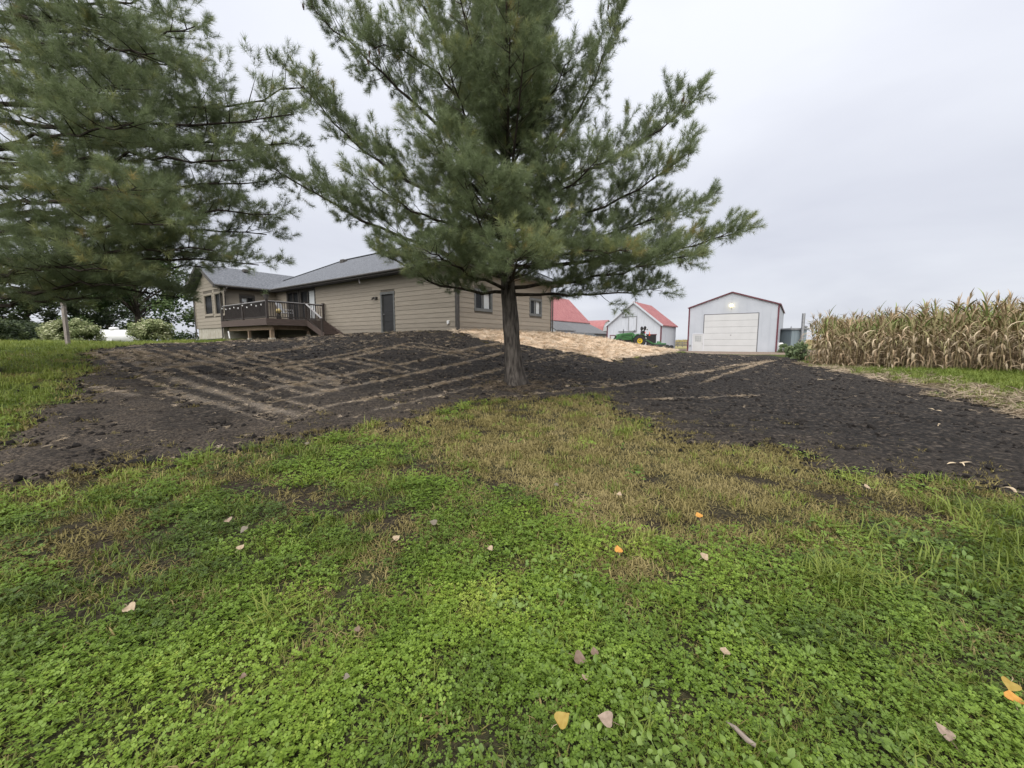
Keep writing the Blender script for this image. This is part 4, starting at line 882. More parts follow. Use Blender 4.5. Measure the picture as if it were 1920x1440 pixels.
# ---- compact tractor with loader and mower
green = mat('green_paint', (0.0205,0.0969,0.025), (0.0319,0.1254,0.0342), rough=.4, scale=5, spec=.5); yellow = mat('yellow_paint', (.72,.50,.03), rough=.45)
P = at(1195, 648, 37); tz = h1(P.x, P.y)+.03
tr = empty('tractor', (P.x, P.y, tz), radians(178), 'green compact tractor with yellow wheels parked on the straw before the white barn', 'tractor')
# local: +x forward (image left), y across; near side is +y after the half turn
def wheel(x, y, R, w, rimr):
    o = MB(); n_ = 22; prof = [(-.5, rimr), (-.5, R*.9), (-.36, R), (.36, R), (.5, R*.9), (.5, rimr)]
    for k in range(n_):
        a, b_ = 2*pi*k/n_, 2*pi*(k+1)/n_
        for (w0, r0), (w1, r1) in zip(prof, prof[1:]): o.quad((r0*cos(a), w*w0, r0*sin(a)), (r0*cos(b_), w*w0, r0*sin(b_)), (r1*cos(b_), w*w1, r1*sin(b_)), (r1*cos(a), w*w1, r1*sin(a)))
    wh = o.build('wheel', blackm, tr, loc=(x, y, R))
    lug = MB()
    for k in range(16):
        a = 2*pi*k/16
        for sg in (-1, 1): lug.bar((R*1.0*cos(a), 0, R*1.0*sin(a)), (R*cos(a+.18*1), sg*w*.48, R*sin(a+.18)), .05, .05, up=(cos(a), 0, sin(a)))
    lug.build('tread', blackm, wh)
    rm = MB(); rm.tube([(0, -w*.3, 0), (0, w*.3, 0)], rimr, 18); rm.build('rim', yellow, wh); MB().tube([(0, -w*.44, 0), (0, w*.44, 0)], rimr*.5, 12).build('hub', blackm, wh); MB().tube([(0, -w*.47, 0), (0, w*.47, 0)], rimr*.26, 8).build('axle_cap', yellow, wh)
for s in (-1, 1):
    wheel(0, s*.62, .56, .38, .25); wheel(1.75, s*.58, .35, .24, .2)
hd = MB(); hd.prism([(.55, -.3, .62), (2.0, -.3, .62), (2.05, -.3, 1.02), (1.9, -.3, 1.18), (.75, -.3, 1.32), (.55, -.3, 1.3)], (0, .6, 0)); hd.build('hood', green, tr, bevel=.04)
MB().box(.5, 1.95, -.24, .24, .42, .64).build('engine', blackm, tr); MB().box(-.35, .6, -.28, .28, .45, .78).build('transmission', green, tr, bevel=.02)
MB().box(2.02, 2.08, -.24, .24, .66, 1.0).build('grille', blackm, tr)
for s in (-1, 1):
    fm = MB(); arc = [(.66*cos(a), .56+.66*sin(a)) for a in np.linspace(radians(25), radians(150), 8)]
    for (xa, za_), (xb, zb_) in zip(arc, arc[1:]): fm.prism([(xa, s*.42, za_), (xb, s*.42, zb_), (xb*.95, s*.42, zb_-.04), (xa*.95, s*.42, za_-.04)], (0, s*.4, 0))
    fm.build('fender', green, tr)
MB().box(-.4, .05, -.25, .25, .95, 1.08).build('seat', yellow, tr, bevel=.03); MB().bar((-.38, 0, 1.05), (-.5, 0, 1.5), .48, .1, up=(1, 0, 0)).build('backrest', blackm, tr, bevel=.03)
MB().tube([(.55, 0, 1.25), (.32, 0, 1.45)], .025, 6).tube([(.3+.0, .19*cos(t), 1.45+.19*sin(t)*.6) for t in np.linspace(0, 2*pi, 14)], .016, 5).build('steering_wheel', blackm, tr)
rp_ = MB(); rp_.tube([(-.45, -.5, .75), (-.45, -.5, 1.5), (-.62, -.47, 1.72), (-.75, -.44, 1.55)], .05, 6); rp_.tube([(-.45, .5, .75), (-.45, .5, 1.5), (-.62, .47, 1.72), (-.75, .44, 1.55)], .05, 6); rp_.build('roll_bar', blackm, tr)
for s in (-1, 1):
    MB().tube([(-.5, s*.5, 1.55), (-.5, s*.5, 1.62), (-.5, s*.5, 1.78), (-.5, s*.5, 1.9)], [.07, .13, .13, .05], 10).build('roll_bar_hinge', blackm, tr)
    MB().tube([(-.6, s*.5, 1.66), (-.66, s*.5, 1.66)], .07, 10).build('work_lamp', whitem, tr)
    MB().tube([(-.48, s*.58, 1.3), (-.53, s*.58, 1.3)], .07, 8).build('tail_lamp', mat('red_lens', (.6,.05,.02), rough=.3), tr)
    ld = MB(); ld.bar((.5, s*.42, 1.22), (1.5, s*.42, 1.18), .07, .14); ld.bar((1.5, s*.42, 1.2), (2.55, s*.42, .32), .07, .14); ld.bar((.5, s*.42, .5), (.5, s*.42, 1.25), .09, .12); ld.bar((.62, s*.44, .8), (1.5, s*.44, 1.05), .05, .05); ld.build('loader_arm', green, tr)
bk = MB(); bk.prism([(2.5, -.78, .45), (2.55, -.78, .02), (3.15, -.78, 0), (3.15, -.78, .04), (2.62, -.78, .07), (2.56, -.78, .47)], (0, 1.56, 0)); bk.build('bucket', green, tr)
MB().tube([(1.35, .12, 1.2), (1.35, .12, 1.62)], .03, 8).build('exhaust', blackm, tr)
sm_ = MB(); sm_.prism([(-1.06, -.22, 1.02), (-1.06, .22, 1.02), (-1.06, 0, 1.42)], (-.02, 0, 0)); sm_.build('slow_vehicle_sign', mat('orange_sign', (.85,.12,.03), rough=.5, emit=None), tr); MB().tube([(-.5, 0, .8), (-1.04, 0, 1.15)], .025, 6).build('sign_bracket', blackm, tr)
MB().box(-1.35, -.75, -.25, .25, .9, 1.02).build('rear_box', blackm, tr)
mw = empty('rotary_mower', (P.x+1.9, P.y-.25, h1(P.x+1.9, P.y-.25)+.02), radians(176), 'green and black mower deck hitched behind the tractor', 'mower')
md = MB(); md.prism([(.75, -.9, .18), (.75, -.9, .40), (.35, -.9, .48), (-.6, -.9, .44), (-.85, -.9, .22), (-.85, -.9, .12)], (0, 1.8, 0)); md.build('deck', mat('black_paint', (.022,.026,.024), rough=.5), mw, bevel=.03)
MB().box(-.5, .55, -.6, .6, .45, .58).build('cover', green, mw, bevel=.03); MB().tube([(0, 0, .55), (0, 0, .75)], [.2, .16], 10).build('gearbox', green, mw)
MB().bar((.5, -.3, .5), (1.25, 0, .95), .06, .08).bar((.5, .3, .5), (1.25, 0, .95), .06, .08).build('hitch_frame', green, mw)
for s in (-1, 1): MB().tube([(-.95, s*.6-.06, .2), (-.95, s*.6+.06, .2)], .2, 14).build('gauge_wheel', blackm, mw)
# ---- propane tank beyond the lawn crest
P = at(214, 640, 34); gt_ = h1(P.x, P.y); tk = empty('propane_tank', (P.x, P.y, gt_), radians(6), 'white propane tank lying between the two pale shrubs', 'tank')
zc_ = 1.05; Rr = .6
MB().tube([(-2.5, 0, zc_), (-2.42, 0, zc_), (-2.25, 0, zc_), (-1.95, 0, zc_), (1.95, 0, zc_), (2.25, 0, zc_), (2.42, 0, zc_), (2.5, 0, zc_)], [.08, .3, .47, Rr, Rr, .47, .3, .08], 24).build('vessel', whitem, tk, True)
MB().tube([(.1, 0, zc_+Rr-.02), (.1, 0, zc_+Rr+.16), (.1, 0, zc_+Rr+.22)], [.32, .32, .2], 14).build('valve_dome', whitem, tk, True)
for x in (-1.3, 1.3): MB().box(x-.12, x+.12, -.45, .45, -.2, .55).build('saddle', concm, tk)
MB().box(-.1, .35, -Rr-.03, -Rr-.005, zc_-.35, zc_-.2).build('plate', whitem, tk)
# ---- wooden post on the lawn
P = gnd(128, 649); pst = empty('wooden_post', P, 0, 'weathered grey wooden post leaning slightly before the left pale shrub', 'post')
hgt = (648-568)/740*P.y
lean = -.012*P.y*.0
MB().bar((0, 0, -.2), (lean, 0, hgt), .11, .11).build('shaft', mat('weathered_wood', (.20,.17,.15), (.32,.28,.25), rough=.9, scale=5, stretch=(8, 8, .6), bump=.5), pst, bevel=.008)
MB().box(-.02, .02, -.064, -.057, hgt-.22, hgt-.12).build('staple', galv, pst)
# field fence strip far behind the sheds
fm_ = mat('fence_rail', (.10,.095,.09), (.16,.15,.14), rough=.9, scale=2)
A_ = at(1262, 646, 92); B_ = at(1300, 646, 92); fe = empty('board_fence', (A_.x, A_.y, .3), 0, 'dark board fence at the far field edge between barn and shed', 'fence')
for k in range(7): MB().box(k*1.1-.06, k*1.1+.06, -.06, .06, -.2, 1.2).build('post', fm_, fe)
for z in (.3, .65, 1.0): MB().box(-.1, 6.8, -.10, -.061, z-.1, z+.1).build('rail', fm_, fe)
# ================================================================== CORN
dry1 = mat('dry_corn_leaf', (0.2444,0.171,0.1026), (0.3715,0.2835,0.1809), rough=.8, scale=6, spec=.15); dry2 = mat('pale_corn_leaf', (0.3519,0.2737,0.1759), (0.4887,0.4008,0.2785), rough=.8, scale=6, spec=.15)
olv = mat('olive_corn_leaf', (0.1656,0.1552,0.0673), (0.2898,0.2587,0.1294), rough=.75, scale=5, spec=.15); grn = mat('green_corn_leaf', (.11,.16,.04), (.22,.25,.09), rough=.7, scale=5, spec=.2)
stk = mat('corn_stalk', (0.272,0.208,0.104), (0.384,0.312,0.176), rough=.8, scale=8, stretch=(3, 3, 1)); tas = mat('corn_tassel', (.22,.16,.09), (.34,.26,.15), rough=.9, scale=8)
def corn_leaf(seed, L, e0, droop, w=.056, kink=None):
    """ribbon leaving the stalk along +x"""
    r = random.Random(seed); p = Vector((.01, 0, 0)); a = radians(e0); V = []; Q = []; n = 7; tw = r.uniform(-.5, .5)
    for i in range(n+1):
        t = i/n; ww = w*(.55+.9*t if t < .3 else 1.1*(1-t)**.7+.03)*.5; s = Vector((0, 1, 0)); u = Vector((-sin(a), 0, cos(a))); rt = tw*t*2
        sd = s*cos(rt)+u*sin(rt); V += [tuple(p-sd*ww+u*ww*.25), tuple(p+sd*ww+u*ww*.25)]
        if i: b = 2*i; Q.append((b-2, b-1, b+1, b))
        a -= radians(droop)/n*(.4+1.2*t) + (radians(kink) if kink and i == 3 else 0) + r.uniform(-.08, .08)
        p = p + Vector((cos(a), r.uniform(-.12, .12), sin(a)))*L/n
    return V, Q
LEAFV = {}
for nm, mts, arg in (('up', (olv, grn, dry1), [(.62, 72, 60), (.7, 62, 90), (.6, 78, 40), (.66, 66, 75)]), ('mid', (olv, dry2, dry1), [(.75, 50, 150), (.8, 42, 170), (.72, 55, 130, .066, 45)]),
                     ('low', (dry1, dry2, dry1), [(.7, 20, 120, .07, 60), (.62, 5, 95, .06, 50), (.66, 30, 170), (.55, -10, 80)])):
    LEAFV[nm] = []
    for i, ag in enumerate(arg):
        V, Q = corn_leaf(i*7+len(nm), *ag)
        for m_ in mts: LEAFV[nm].append(npmesh('leaf', V, Q, m_))
def corn_recipe(seed):
    r = random.Random(seed); Ht = r.uniform(1.95, 2.3); lean = (r.uniform(-.09, .09), r.uniform(-.09, .09)); az = r.uniform(0, 6.28); parts = []; n = 14
    for i in range(n):
        f = .12+.86*i/(n-1); z = Ht*f; kind = 'low' if f < .42 else ('mid' if f < .68 else 'up'); az += pi + r.uniform(-.5, .5)
        parts.append((r.choice(LEAFV[kind]), (lean[0]*z*f, lean[1]*z*f, z), az, r.uniform(.8, 1.28)*(.8 if f > .9 else 1)))
    return Ht, lean, parts, r
def stalk_tassel(Ht, lean, r):
    s = MB().tube([(lean[0]*z*z/Ht, lean[1]*z*z/Ht, z) for z in np.linspace(-.08, Ht, 6)], list(np.linspace(.014, .006, 6)), 5)
    t = MB(); b = Vector((lean[0]*Ht, lean[1]*Ht, Ht))
    for k in range(6):
        a = r.uniform(0, 6.28); e = r.uniform(.1, .6) if k else 0; q = b+Vector((cos(a)*sin(e), sin(a)*sin(e), cos(e)))*r.uniform(.2, .32); t.tube([b, b*.4+q*.6+Vector((0, 0, .02)), q], [.006, .007, .003], 3, False)
    z = Ht*r.uniform(.42, .5); a = r.uniform(0, 6.28); c = Vector((lean[0]*z*.5, lean[1]*z*.5, z)); d = Vector((cos(a)*.5, sin(a)*.5, -.6 if r.random() < .5 else .8)).normalized()
    e = MB().tube([c, c+d*.06, c+d*.16, c+d*.26], [.012, .032, .028, .006], 6)
    return s, t, e
NV = 10; RC = []; PM = []
for k in range(NV):
    Ht, lean, parts, r = corn_recipe(100+k); s, t, e = stalk_tassel(Ht, lean, r); RC.append((parts, s.mesh('stalk', stk), t.mesh('tassel', tas), e.mesh('ear', dry2)))
    bm = bmesh.new(); mts = []
    def addm(me, M):
        m_ = me.materials[0]
        if m_ not in mts: mts.append(m_)
        n0 = len(bm.faces); tmp = me.copy(); tmp.transform(M); bm.from_mesh(tmp); bpy.data.meshes.remove(tmp); bm.faces.ensure_lookup_table()
        for fi in range(n0, len(bm.faces)): bm.faces[fi].material_index = mts.index(m_)
    for me, loc, az, sc in parts: addm(me, Matrix.Translation(loc)@Matrix.Rotation(az, 4, 'Z')@Matrix.Scale(sc, 4))
    for me in RC[-1][1:]: addm(me, Matrix.Identity(4))
    me = bpy.data.meshes.new('corn_plant'); 
    for m_ in mts: me.materials.append(m_)
    bm.to_mesh(me); bm.free(); PM.append(me)
CORN = protos('corn_plant_far', PM)
cx0 = 17.0; cr = random.Random(9); GRP = 'dry corn plants in the front rows of the field'
for row in range(4):
    y = 12.2
    while y < 21.3 + row*.75:
        y += .165*cr.uniform(.8, 1.2); x = cx0-.11*(y-13.5)+row*.76+cr.uniform(-.06, .06); yy = y
        if cr.random() < .05: continue
        parts, sm1, tm1, em1 = RC[cr.randrange(NV)]
        rt = empty('corn_plant', (x, yy, h1(x, yy)), cr.uniform(0, 6.28), 'tan dried corn plant with drooping leaves in the %s row from the grass verge' % ('first', 'second', 'third', 'fourth')[row], 'corn plant', GRP); s = cr.uniform(.98, 1.18); rt.scale = (s, s, s)
        rt.rotation_euler = (cr.gauss(0, .09), cr.gauss(0, .09), rt.rotation_euler[2])
        link('stalk', sm1, rt); link('tassel', tm1, rt); link('ear', em1, rt)
        for me, loc, az, sc in parts:
            o = link('leaf', me, rt, loc, (0, 0, az)); o.scale = (sc, sc, sc)
pts = []
for row in range(0, 34):
    x0 = cx0+row*.76; ye = 21.3+min(row, 14)*.75
    for y in np.arange(1.0 if row < 12 else 6.0, ye, .17 if row < 10 else .26):
        if row < 4 and y > 12.2: continue
        pts.append((x0-.11*(y-13.5)+rng.uniform(-.07, .07), y+rng.uniform(-.03, .03)))
pts = np.array(pts); n_ = len(pts); z = H(pts[:, 0], pts[:, 1])
tag(scatter('corn_field', np.column_stack([pts, z]), np.column_stack([rng.normal(0, .08, n_), rng.normal(0, .08, n_), rng.uniform(0, 6.28, n_)]), rng.uniform(.98, 1.18, n_), np.zeros(n_), CORN), 'dry corn standing behind the front rows', 'corn', kind='stuff')
# far corn along the horizon
mb = MB(); xs = np.arange(-60, 200, .8)
for rw in range(5):
    Y_ = 128+rw*5
    for x in xs:
        hh = .3+1.55+rng.uniform(-.15, .2); mb.prism([(x-.5, Y_, .2), (x+.5, Y_, .2), (x+.25, Y_, hh), (x-.1, Y_, hh+.2), (x-.3, Y_, hh)], (0, .5, 0))
tag(mb.build('far_cornfield', mat('far_corn', (0.272,0.216,0.112), (0.208,0.192,0.088), rough=.9, scale=.3)), 'pale band of ripe corn on the horizon', 'cornfield', kind='stuff')

# ================================================================== BROADLEAF TREES AND SHRUBS
def leafy(root, spots, per, leaf, stops, mname, seed, flat=.8):
    """spots: (x,y,z,r) clumps; one crown mesh of small leaf faces"""
    r = np.random.default_rng(seed); P = []; T = []
    for (x, y, z, rad) in spots:
        d = r.normal(0, 1, (per, 3)); d /= np.linalg.norm(d, axis=1, keepdims=True); q = d*rad*(r.random((per, 1))**.45); q[:, 2] *= flat
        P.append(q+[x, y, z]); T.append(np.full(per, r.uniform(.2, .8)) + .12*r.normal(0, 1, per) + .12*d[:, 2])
    P = np.concatenate(P); T = np.clip(np.concatenate(T), 0, 1); n = len(P)
    a = r.normal(0, 1, (n, 3)); a[:, 2] *= .5; a /= np.linalg.norm(a, axis=1, keepdims=True); b = np.cross(a, r.normal(0, 1, (n, 3))*[.5, .5, 1]); b /= np.linalg.norm(b, axis=1, keepdims=True)
    s = leaf*r.uniform(.7, 1.3, (n, 1)); V = np.stack([P-a*s, P+b*s*.5, P+a*s, P-b*s*.5], 1).reshape(-1, 3); Q = np.arange(4*n).reshape(-1, 4)
    me = npmesh('crown', V, Q, tintmat(mname, stops, .6, .25, atype='GEOMETRY')); add_attr(me, 'tint', np.repeat(T, 4).astype(np.float32)); return link('crown', me, root)
def tree(px, Y, w, h, label, stops, mname, seed, zb=None, leaf=.17, nc=55, per=230, low=.15):
    P = at(px, 640, Y); z = h1(P.x, P.y) if zb is None else zb; t = empty('broadleaf_tree', (P.x, P.y, z), 0, label, 'tree', 'trees beyond the lawn'); r = random.Random(seed)
    tk = MB(); tk.tube([(0, 0, -.3), (.05, 0, h*.15), (-.05, .1, h*.4), (0, 0, h*.75)], [w*.035, w*.026, w*.02, w*.006], 9); spots = []
    for k in range(nc):
        a = r.uniform(0, 6.28); f = r.random(); zz_ = h*(low+(1-low)*f); rr_ = w/2*sqrt(max(.05, 1-((f-.38)/.64)**2))*r.uniform(.35, 1.0)
        q = (cos(a)*rr_, sin(a)*rr_, zz_, r.uniform(.07, .13)*w); spots.append(q)
        if k % 3 == 0: tk.tube([(0, 0, min(zz_*.6, h*.5)), (q[0]*.5, q[1]*.5, zz_*.85), q[:3]], [w*.010, w*.006, .01], 5, False)
    tk.build('trunk', twigm, t); leafy(t, spots, per, leaf, stops, mname, seed); return t
G1 = [(0, (.020,.034,.012)), (.45, (.050,.085,.028)), (1, (.13,.17,.06))]; G2 = [(0, (.018,.027,.013)), (.5, (.044,.064,.027)), (1, (.09,.115,.045))]
tree(262, 44, 11.5, 10.5, 'spreading green maple behind the propane tank', G1, 'maple_leaves', 1, leaf=.19, low=.10)
tree(150, 50, 12, 12.5, 'dark leafy tree behind the wooden post', G2, 'dark_leaves', 2)
tree(55, 43, 9.5, 9.5, 'dark tree at the left edge with sky gaps beside its trunk', G2, 'dark_leaves', 3, nc=42)
tree(-60, 40, 10, 11, 'dark tree cut by the left edge behind the pine boughs', G2, 'dark_leaves', 4)
tree(205, 62, 13, 13, 'tall tree farthest back above the propane tank', G2, 'dark_leaves', 6)
tree(1474, 96, 5, 3.9, 'small rusty autumn tree right of the machine shed', [(0, (.10,.07,.03)), (.5, (.24,.15,.06)), (1, (.33,.22,.10))], 'autumn_leaves', 5, leaf=.2, nc=26, per=120, low=.1)
def shrub(name, px, Y, w, h, label, stops, mname, seed, leaf=.075, nc=60, per=90, cat='shrub', dz=0):
    P = at(px, 640, Y); t = empty(name, (P.x, P.y, h1(P.x, P.y)+dz), 0, label, cat); r = random.Random(seed); spots = []; st_ = MB()
    for k in range(nc):
        a = r.uniform(0, 6.28); f = r.random()**.8; rr_ = w/2*sqrt(1-(f*.93)**2)*r.uniform(.5, 1); q = (cos(a)*rr_, sin(a)*rr_, h*(.12+.8*f), r.uniform(.13, .24)*h); spots.append(q)
        if k % 4 == 0: st_.tube([(q[0]*.15, q[1]*.15, -.1), (q[0]*.6, q[1]*.6, q[2]*.5), q[:3]], [.02, .014, .006], 4, False)
    st_.build('stem', twigm, t); leafy(t, spots, per, leaf, stops, mname, seed, 1); return t
VG = [(0, (.075,.11,.035)), (.4, (.20,.24,.10)), (.75, (.38,.40,.22)), (1, (.55,.55,.38))]
shrub('dogwood_shrub', 134, 27, 3.2, 1.75, 'pale cream-green rounded shrub behind the wooden post', VG, 'variegated_leaves', 11, nc=90, per=110)
shrub('dogwood_shrub', 286, 29, 2.9, 1.75, 'pale cream-green rounded shrub right of the propane tank', VG, 'variegated_leaves', 12, nc=90, per=110)
for i, (px, Y, w, h, lb_) in enumerate([(30, 30, 5, 2.1, 'dark low hedge shrub under the trees at the left edge'), (78, 33, 4, 2.2, 'dark shrub just left of the pale shrub by the post'), (-30, 26, 5, 2.0, 'dark shrub cut by the left edge under the pine')]):
    shrub('dark_shrub', px, Y, w, h, lb_, G2, 'dark_leaves', 20+i, .09, 70, 110)
WG = [(0, (.09,.13,.06)), (.5, (.17,.23,.11)), (1, (.28,.32,.18))]
for i, (px, Y, w, h, lb_) in enumerate([(1486, 33, 1.0, 1.05, 'green weed clump nearest the machine shed beside the corn'), (1503, 29, 1.2, 1.4, 'tall green weeds against the left end of the corn'), (1470, 44, 1.3, 1.0, 'grey-green weeds by the right corner of the machine shed')]):
    shrub('weed_clump', px, Y, w, h, lb_, WG, 'weed_leaves', 30+i, .09, 26, 45, 'weeds', -.1)

# ================================================================== LAWN COVER
def polar(n0, r0, p, rmin, rmax, ang=1.16):
    """plan positions thinning with distance from the viewer's side of the lawn"""
    rr_ = np.linspace(rmin, rmax, 4000); dens = n0*np.minimum(1, (r0/rr_)**p)*rr_*2*ang; c = np.cumsum(dens)*(rr_[1]-rr_[0]); n = int(c[-1])
    r = np.interp(rng.random(n)*c[-1], c, rr_); a = rng.uniform(-ang, ang, n); return r*np.sin(a), r*np.cos(a), r
def flat_rot(n, t=.12): return np.column_stack([rng.normal(0, t, n), rng.normal(0, t, n), rng.uniform(0, 6.283, n)])
def clover(seed):
    r = np.random.default_rng(seed); V = []; Q = []
    for k in range(24):
        a = r.uniform(0, 6.28); rr_ = .095*sqrt(r.random()); c = np.array([cos(a)*rr_, sin(a)*rr_, r.uniform(.018, .058)]); az = r.uniform(0, 6.28); s = r.uniform(.007, .013); tilt = r.normal(0, .22, 2)
        for j in range(3):
            b = az+j*2.094; d = np.array([cos(b), sin(b), 0]); e = np.array([-sin(b), cos(b), 0]); lift = r.uniform(.1, .35)
            P = [c, c+d*s*.55+e*s*.48, c+d*s*1.05+e*s*.36, c+d*s*1.02, c+d*s*1.05-e*s*.36, c+d*s*.55-e*s*.48]
            for q, h_ in zip(P, (0, .5, .9, .75, .9, .5)): q2 = q.copy(); q2[2] += lift*s*h_ + (q[:2]-c[:2])@tilt; V.append(q2)
            n = len(V)-6; Q += [(n, n+1, n+2, n+3), (n, n+3, n+4, n+5)]
    return np.array(V), np.array(Q)
def tuft(seed, nb, R, h, bend, w=.0032):
    r = np.random.default_rng(seed); V = []; Q = []
    for k in range(nb):
        a = r.uniform(0, 6.28); rr_ = R*sqrt(r.random()); p = np.array([cos(a)*rr_, sin(a)*rr_, -.01]); b = r.uniform(0, 6.28); d = np.array([cos(b), sin(b), 0]); e = np.array([-sin(b), cos(b), 0]); hh = h*r.uniform(.55, 1.15); bd = bend*r.uniform(.3, 1.3); ww = w*r.uniform(.7, 1.3)
        m = p+d*hh*bd*.35+np.array([0, 0, hh*.6*max(.25, 1-.35*bd)]); t = p+d*hh*bd+np.array([0, 0, hh*max(.12, 1-.62*bd)])
        n = len(V); V += [p-e*ww, p+e*ww, m+e*ww*.8, m-e*ww*.8, t+e*ww*.12, t-e*ww*.12]; Q += [(n, n+1, n+2, n+3), (n+3, n+2, n+4, n+5)]
    return np.array(V), np.array(Q)
def rosette(seed, nl, R, Lf):
    r = np.random.default_rng(seed); V = []; Q = []
    for k in range(nl):
        az = r.uniform(0, 6.28); rr_ = R*sqrt(r.random())*.6; c = np.array([cos(az)*rr_, sin(az)*rr_, .0]); b = az+r.normal(0, .5); d = np.array([cos(b), sin(b), 0]); e = np.array([-sin(b), cos(b), 0]); L = Lf*r.uniform(.6, 1.15); ww = L*r.uniform(.22, .42); el = r.uniform(.25, 1.0); st = r.uniform(.3, .7)*L
        up = np.array([0, 0, 1.]); q0 = c+d*st*cos(el)+up*st*sin(el)
        prof = [(0, .10), (.18, .75), (.42, 1), (.72, .66), (1, .03)]; n = len(V)
        for (t, w_) in prof:
            a2 = el*(1-t*1.1); pt = q0+d*L*t*cos(el*.6)+up*(L*t*sin(el)*.8-L*t*t*.55*el); V += [pt-e*ww*w_+up*ww*w_*.25, pt, pt+e*ww*w_+up*ww*w_*.25]
        for i in range(4):
            o = n+3*i; Q += [(o, o+1, o+4, o+3), (o+1, o+2, o+5, o+4)]
        n = len(V); V += [c-e*.0015, c+e*.0015, q0+e*.0012, q0-e*.0012]; Q.append((n, n+1, n+2, n+3))
    return np.array(V), np.array(Q)
clm = tintmat('clover_leaf', [(0, (.052,.083,.014)), (.4, (.118,.188,.022)), (.75, (.178,.262,.032)), (1, (.27,.34,.055))], .5, .3, .35)
grm = tintmat('grass_blade', [(0, (.065,.090,.016)), (.45, (.14,.185,.028)), (.8, (.21,.245,.046)), (1, (.29,.28,.09))], .55, .3, .3)
dem = tintmat('dry_grass_blade', [(0, (.085,.066,.030)), (.45, (.19,.160,.060)), (.8, (.27,.22,.10)), (1, (.37,.30,.17))], .8, .2, .15)
brm = tintmat('weed_blade', [(0, (.050,.085,.014)), (.5, (.105,.172,.024)), (1, (.19,.27,.05))], .45, .3, .4)
def PR(name, fn, args, m): return protos(name, [npmesh(name, *fn(*a), m) for a in args])
C_CL = PR('clover_patch', clover, [(s,) for s in range(6)], clm)
C_GR = PR('grass_tuft', tuft, [(s, 34, .085, .098, .75, .0027) for s in range(5)], grm)
C_DE = PR('dry_tuft', tuft, [(s+20, 40, .10, .06, 1.15) for s in range(5)], dem)
C_BR = PR('broadleaf', rosette, [(s, 9, .08, .034) for s in range(8)], brm)
C_LG = PR('long_grass', tuft, [(s+40, 40, .10, .20, .9, .004) for s in range(4)], grm)
CLODM = mat('soil_clod', (.008,.007,.0065), (.030,.025,.022), rough=.95, scale=14, bump=.8, bscale=60, spec=.2)
def clod(seed):
    bm = bmesh.new(); bmesh.ops.create_icosphere(bm, subdivisions=2, radius=1); r = random.Random(seed); o = Vector((r.uniform(0, 50), r.uniform(0, 50), 0))
    for v in bm.verts:
        n = float(fbm(np.array([v.co.x*1.4+o.x+v.co.z]), np.array([v.co.y*1.4+o.y-v.co.z*.7]), seed)[0]); v.co = v.co*(.55+.9*n); v.co.z *= .7
    me = bpy.data.meshes.new('soil_clod'); bm.to_mesh(me); bm.free(); me.materials.append(CLODM); return me
C_CD = protos('soil_clod', [clod(s) for s in range(5)])
strm = tintmat('straw_stick', [(0, (.13,.10,.07)), (.5, (.30,.24,.165)), (1, (.65,.53,.40))], .8, .1, .15)
def sticks(seed, n=14, R=.08):
    r = np.random.default_rng(seed); V = []; Q = []
    for k in range(n):
        a = r.uniform(0, 6.28); rr_ = R*sqrt(r.random()); c = np.array([cos(a)*rr_, sin(a)*rr_, r.uniform(.004, .03)]); b = r.uniform(0, 6.28); L = r.uniform(.03, .085); d = np.array([cos(b), sin(b), r.normal(0, .15)])*L; e = np.array([-sin(b), cos(b), .4])*.0026
        m = len(V); V += [c-d-e, c-d+e, c+d+e, c+d-e]; Q.append((m, m+1, m+2, m+3))
    return np.array(V), np.array(Q)
C_ST = PR('straw_bits', sticks, [(s,) for s in range(5)], strm)

def masks(x, y):
    sd_ = soil_sd(x, y); st_ = straw_sd(x, y); free = (sd_ < .05) & (st_ < .05) & ~house_in(x, y)
    dead = sstep(-.55, .65, sdist(DEAD, x, y) + 1.5*(fbm(x*1.6, y*1.6, 5)-.5)); dead = np.maximum(dead, .5*sstep(.60, .74, fbm(x*1.9, y*1.9, 205))); ol = sstep(-.3, .4, sdist(OLIVE, x, y) + 1.2*(fbm(x*1.1, y*1.1, 6)-.5))
    tr_ = np.zeros(x.shape)
    for l_ in TRACKS: tr_ = np.maximum(tr_, 1-sstep(.08, .42, ldist(l_, x, y) + .35*(fbm(x*3, y*3, 9)-.5)))
    edge = sstep(-.7, .05, sd_)
    return free, dead, ol, tr_, edge
def cover(name, coll, n0, r0, p, rmin, rmax, prob, tintf, scl, label, cat, zoff=0., tilt=.12):
    x, y, r = polar(n0, r0, p, rmin, rmax); mk = masks(x, y); k = mk[0] & (rng.random(len(x)) < prob(x, y, r, *mk[1:])); x, y, r = x[k], y[k], r[k]; mk = tuple(m[k] for m in mk)
    n = len(x); t = np.clip(tintf(x, y, r, *mk[1:]) + rng.normal(0, .10, n), 0, 1); s = scl*(np.maximum(1, r/2.5)**.35)*rng.uniform(.6, 1.3, n)
    print(name, n); return tag(scatter(name, np.column_stack([x, y, H(x, y)+zoff+rng.uniform(-.022, .006, n)]), flat_rot(n, tilt), s, t, coll), label, cat, kind='stuff')
lush = lambda x, y: fbm(x*.9, y*.9, 101)
cover('clover', C_CL, 330, 2.6, 1.35, .8, 14, lambda x, y, r, d, o, t, e: np.clip(1.05-1.25*d-.55*o, .015, 1)*(.5+.5*sstep(.40, .52, fbm(x*2.2, y*2.2, 401)))*(1-.9*t)*(1-.95*e)*sstep(13, 7, r), lambda x, y, r, d, o, t, e: .46+1.3*(lush(x, y)-.5)+.7*(fbm(x*3.5, y*3.5, 103)-.5)-.15*o-.2*t, 1.0, 'low green clover covering the near lawn', 'clover')
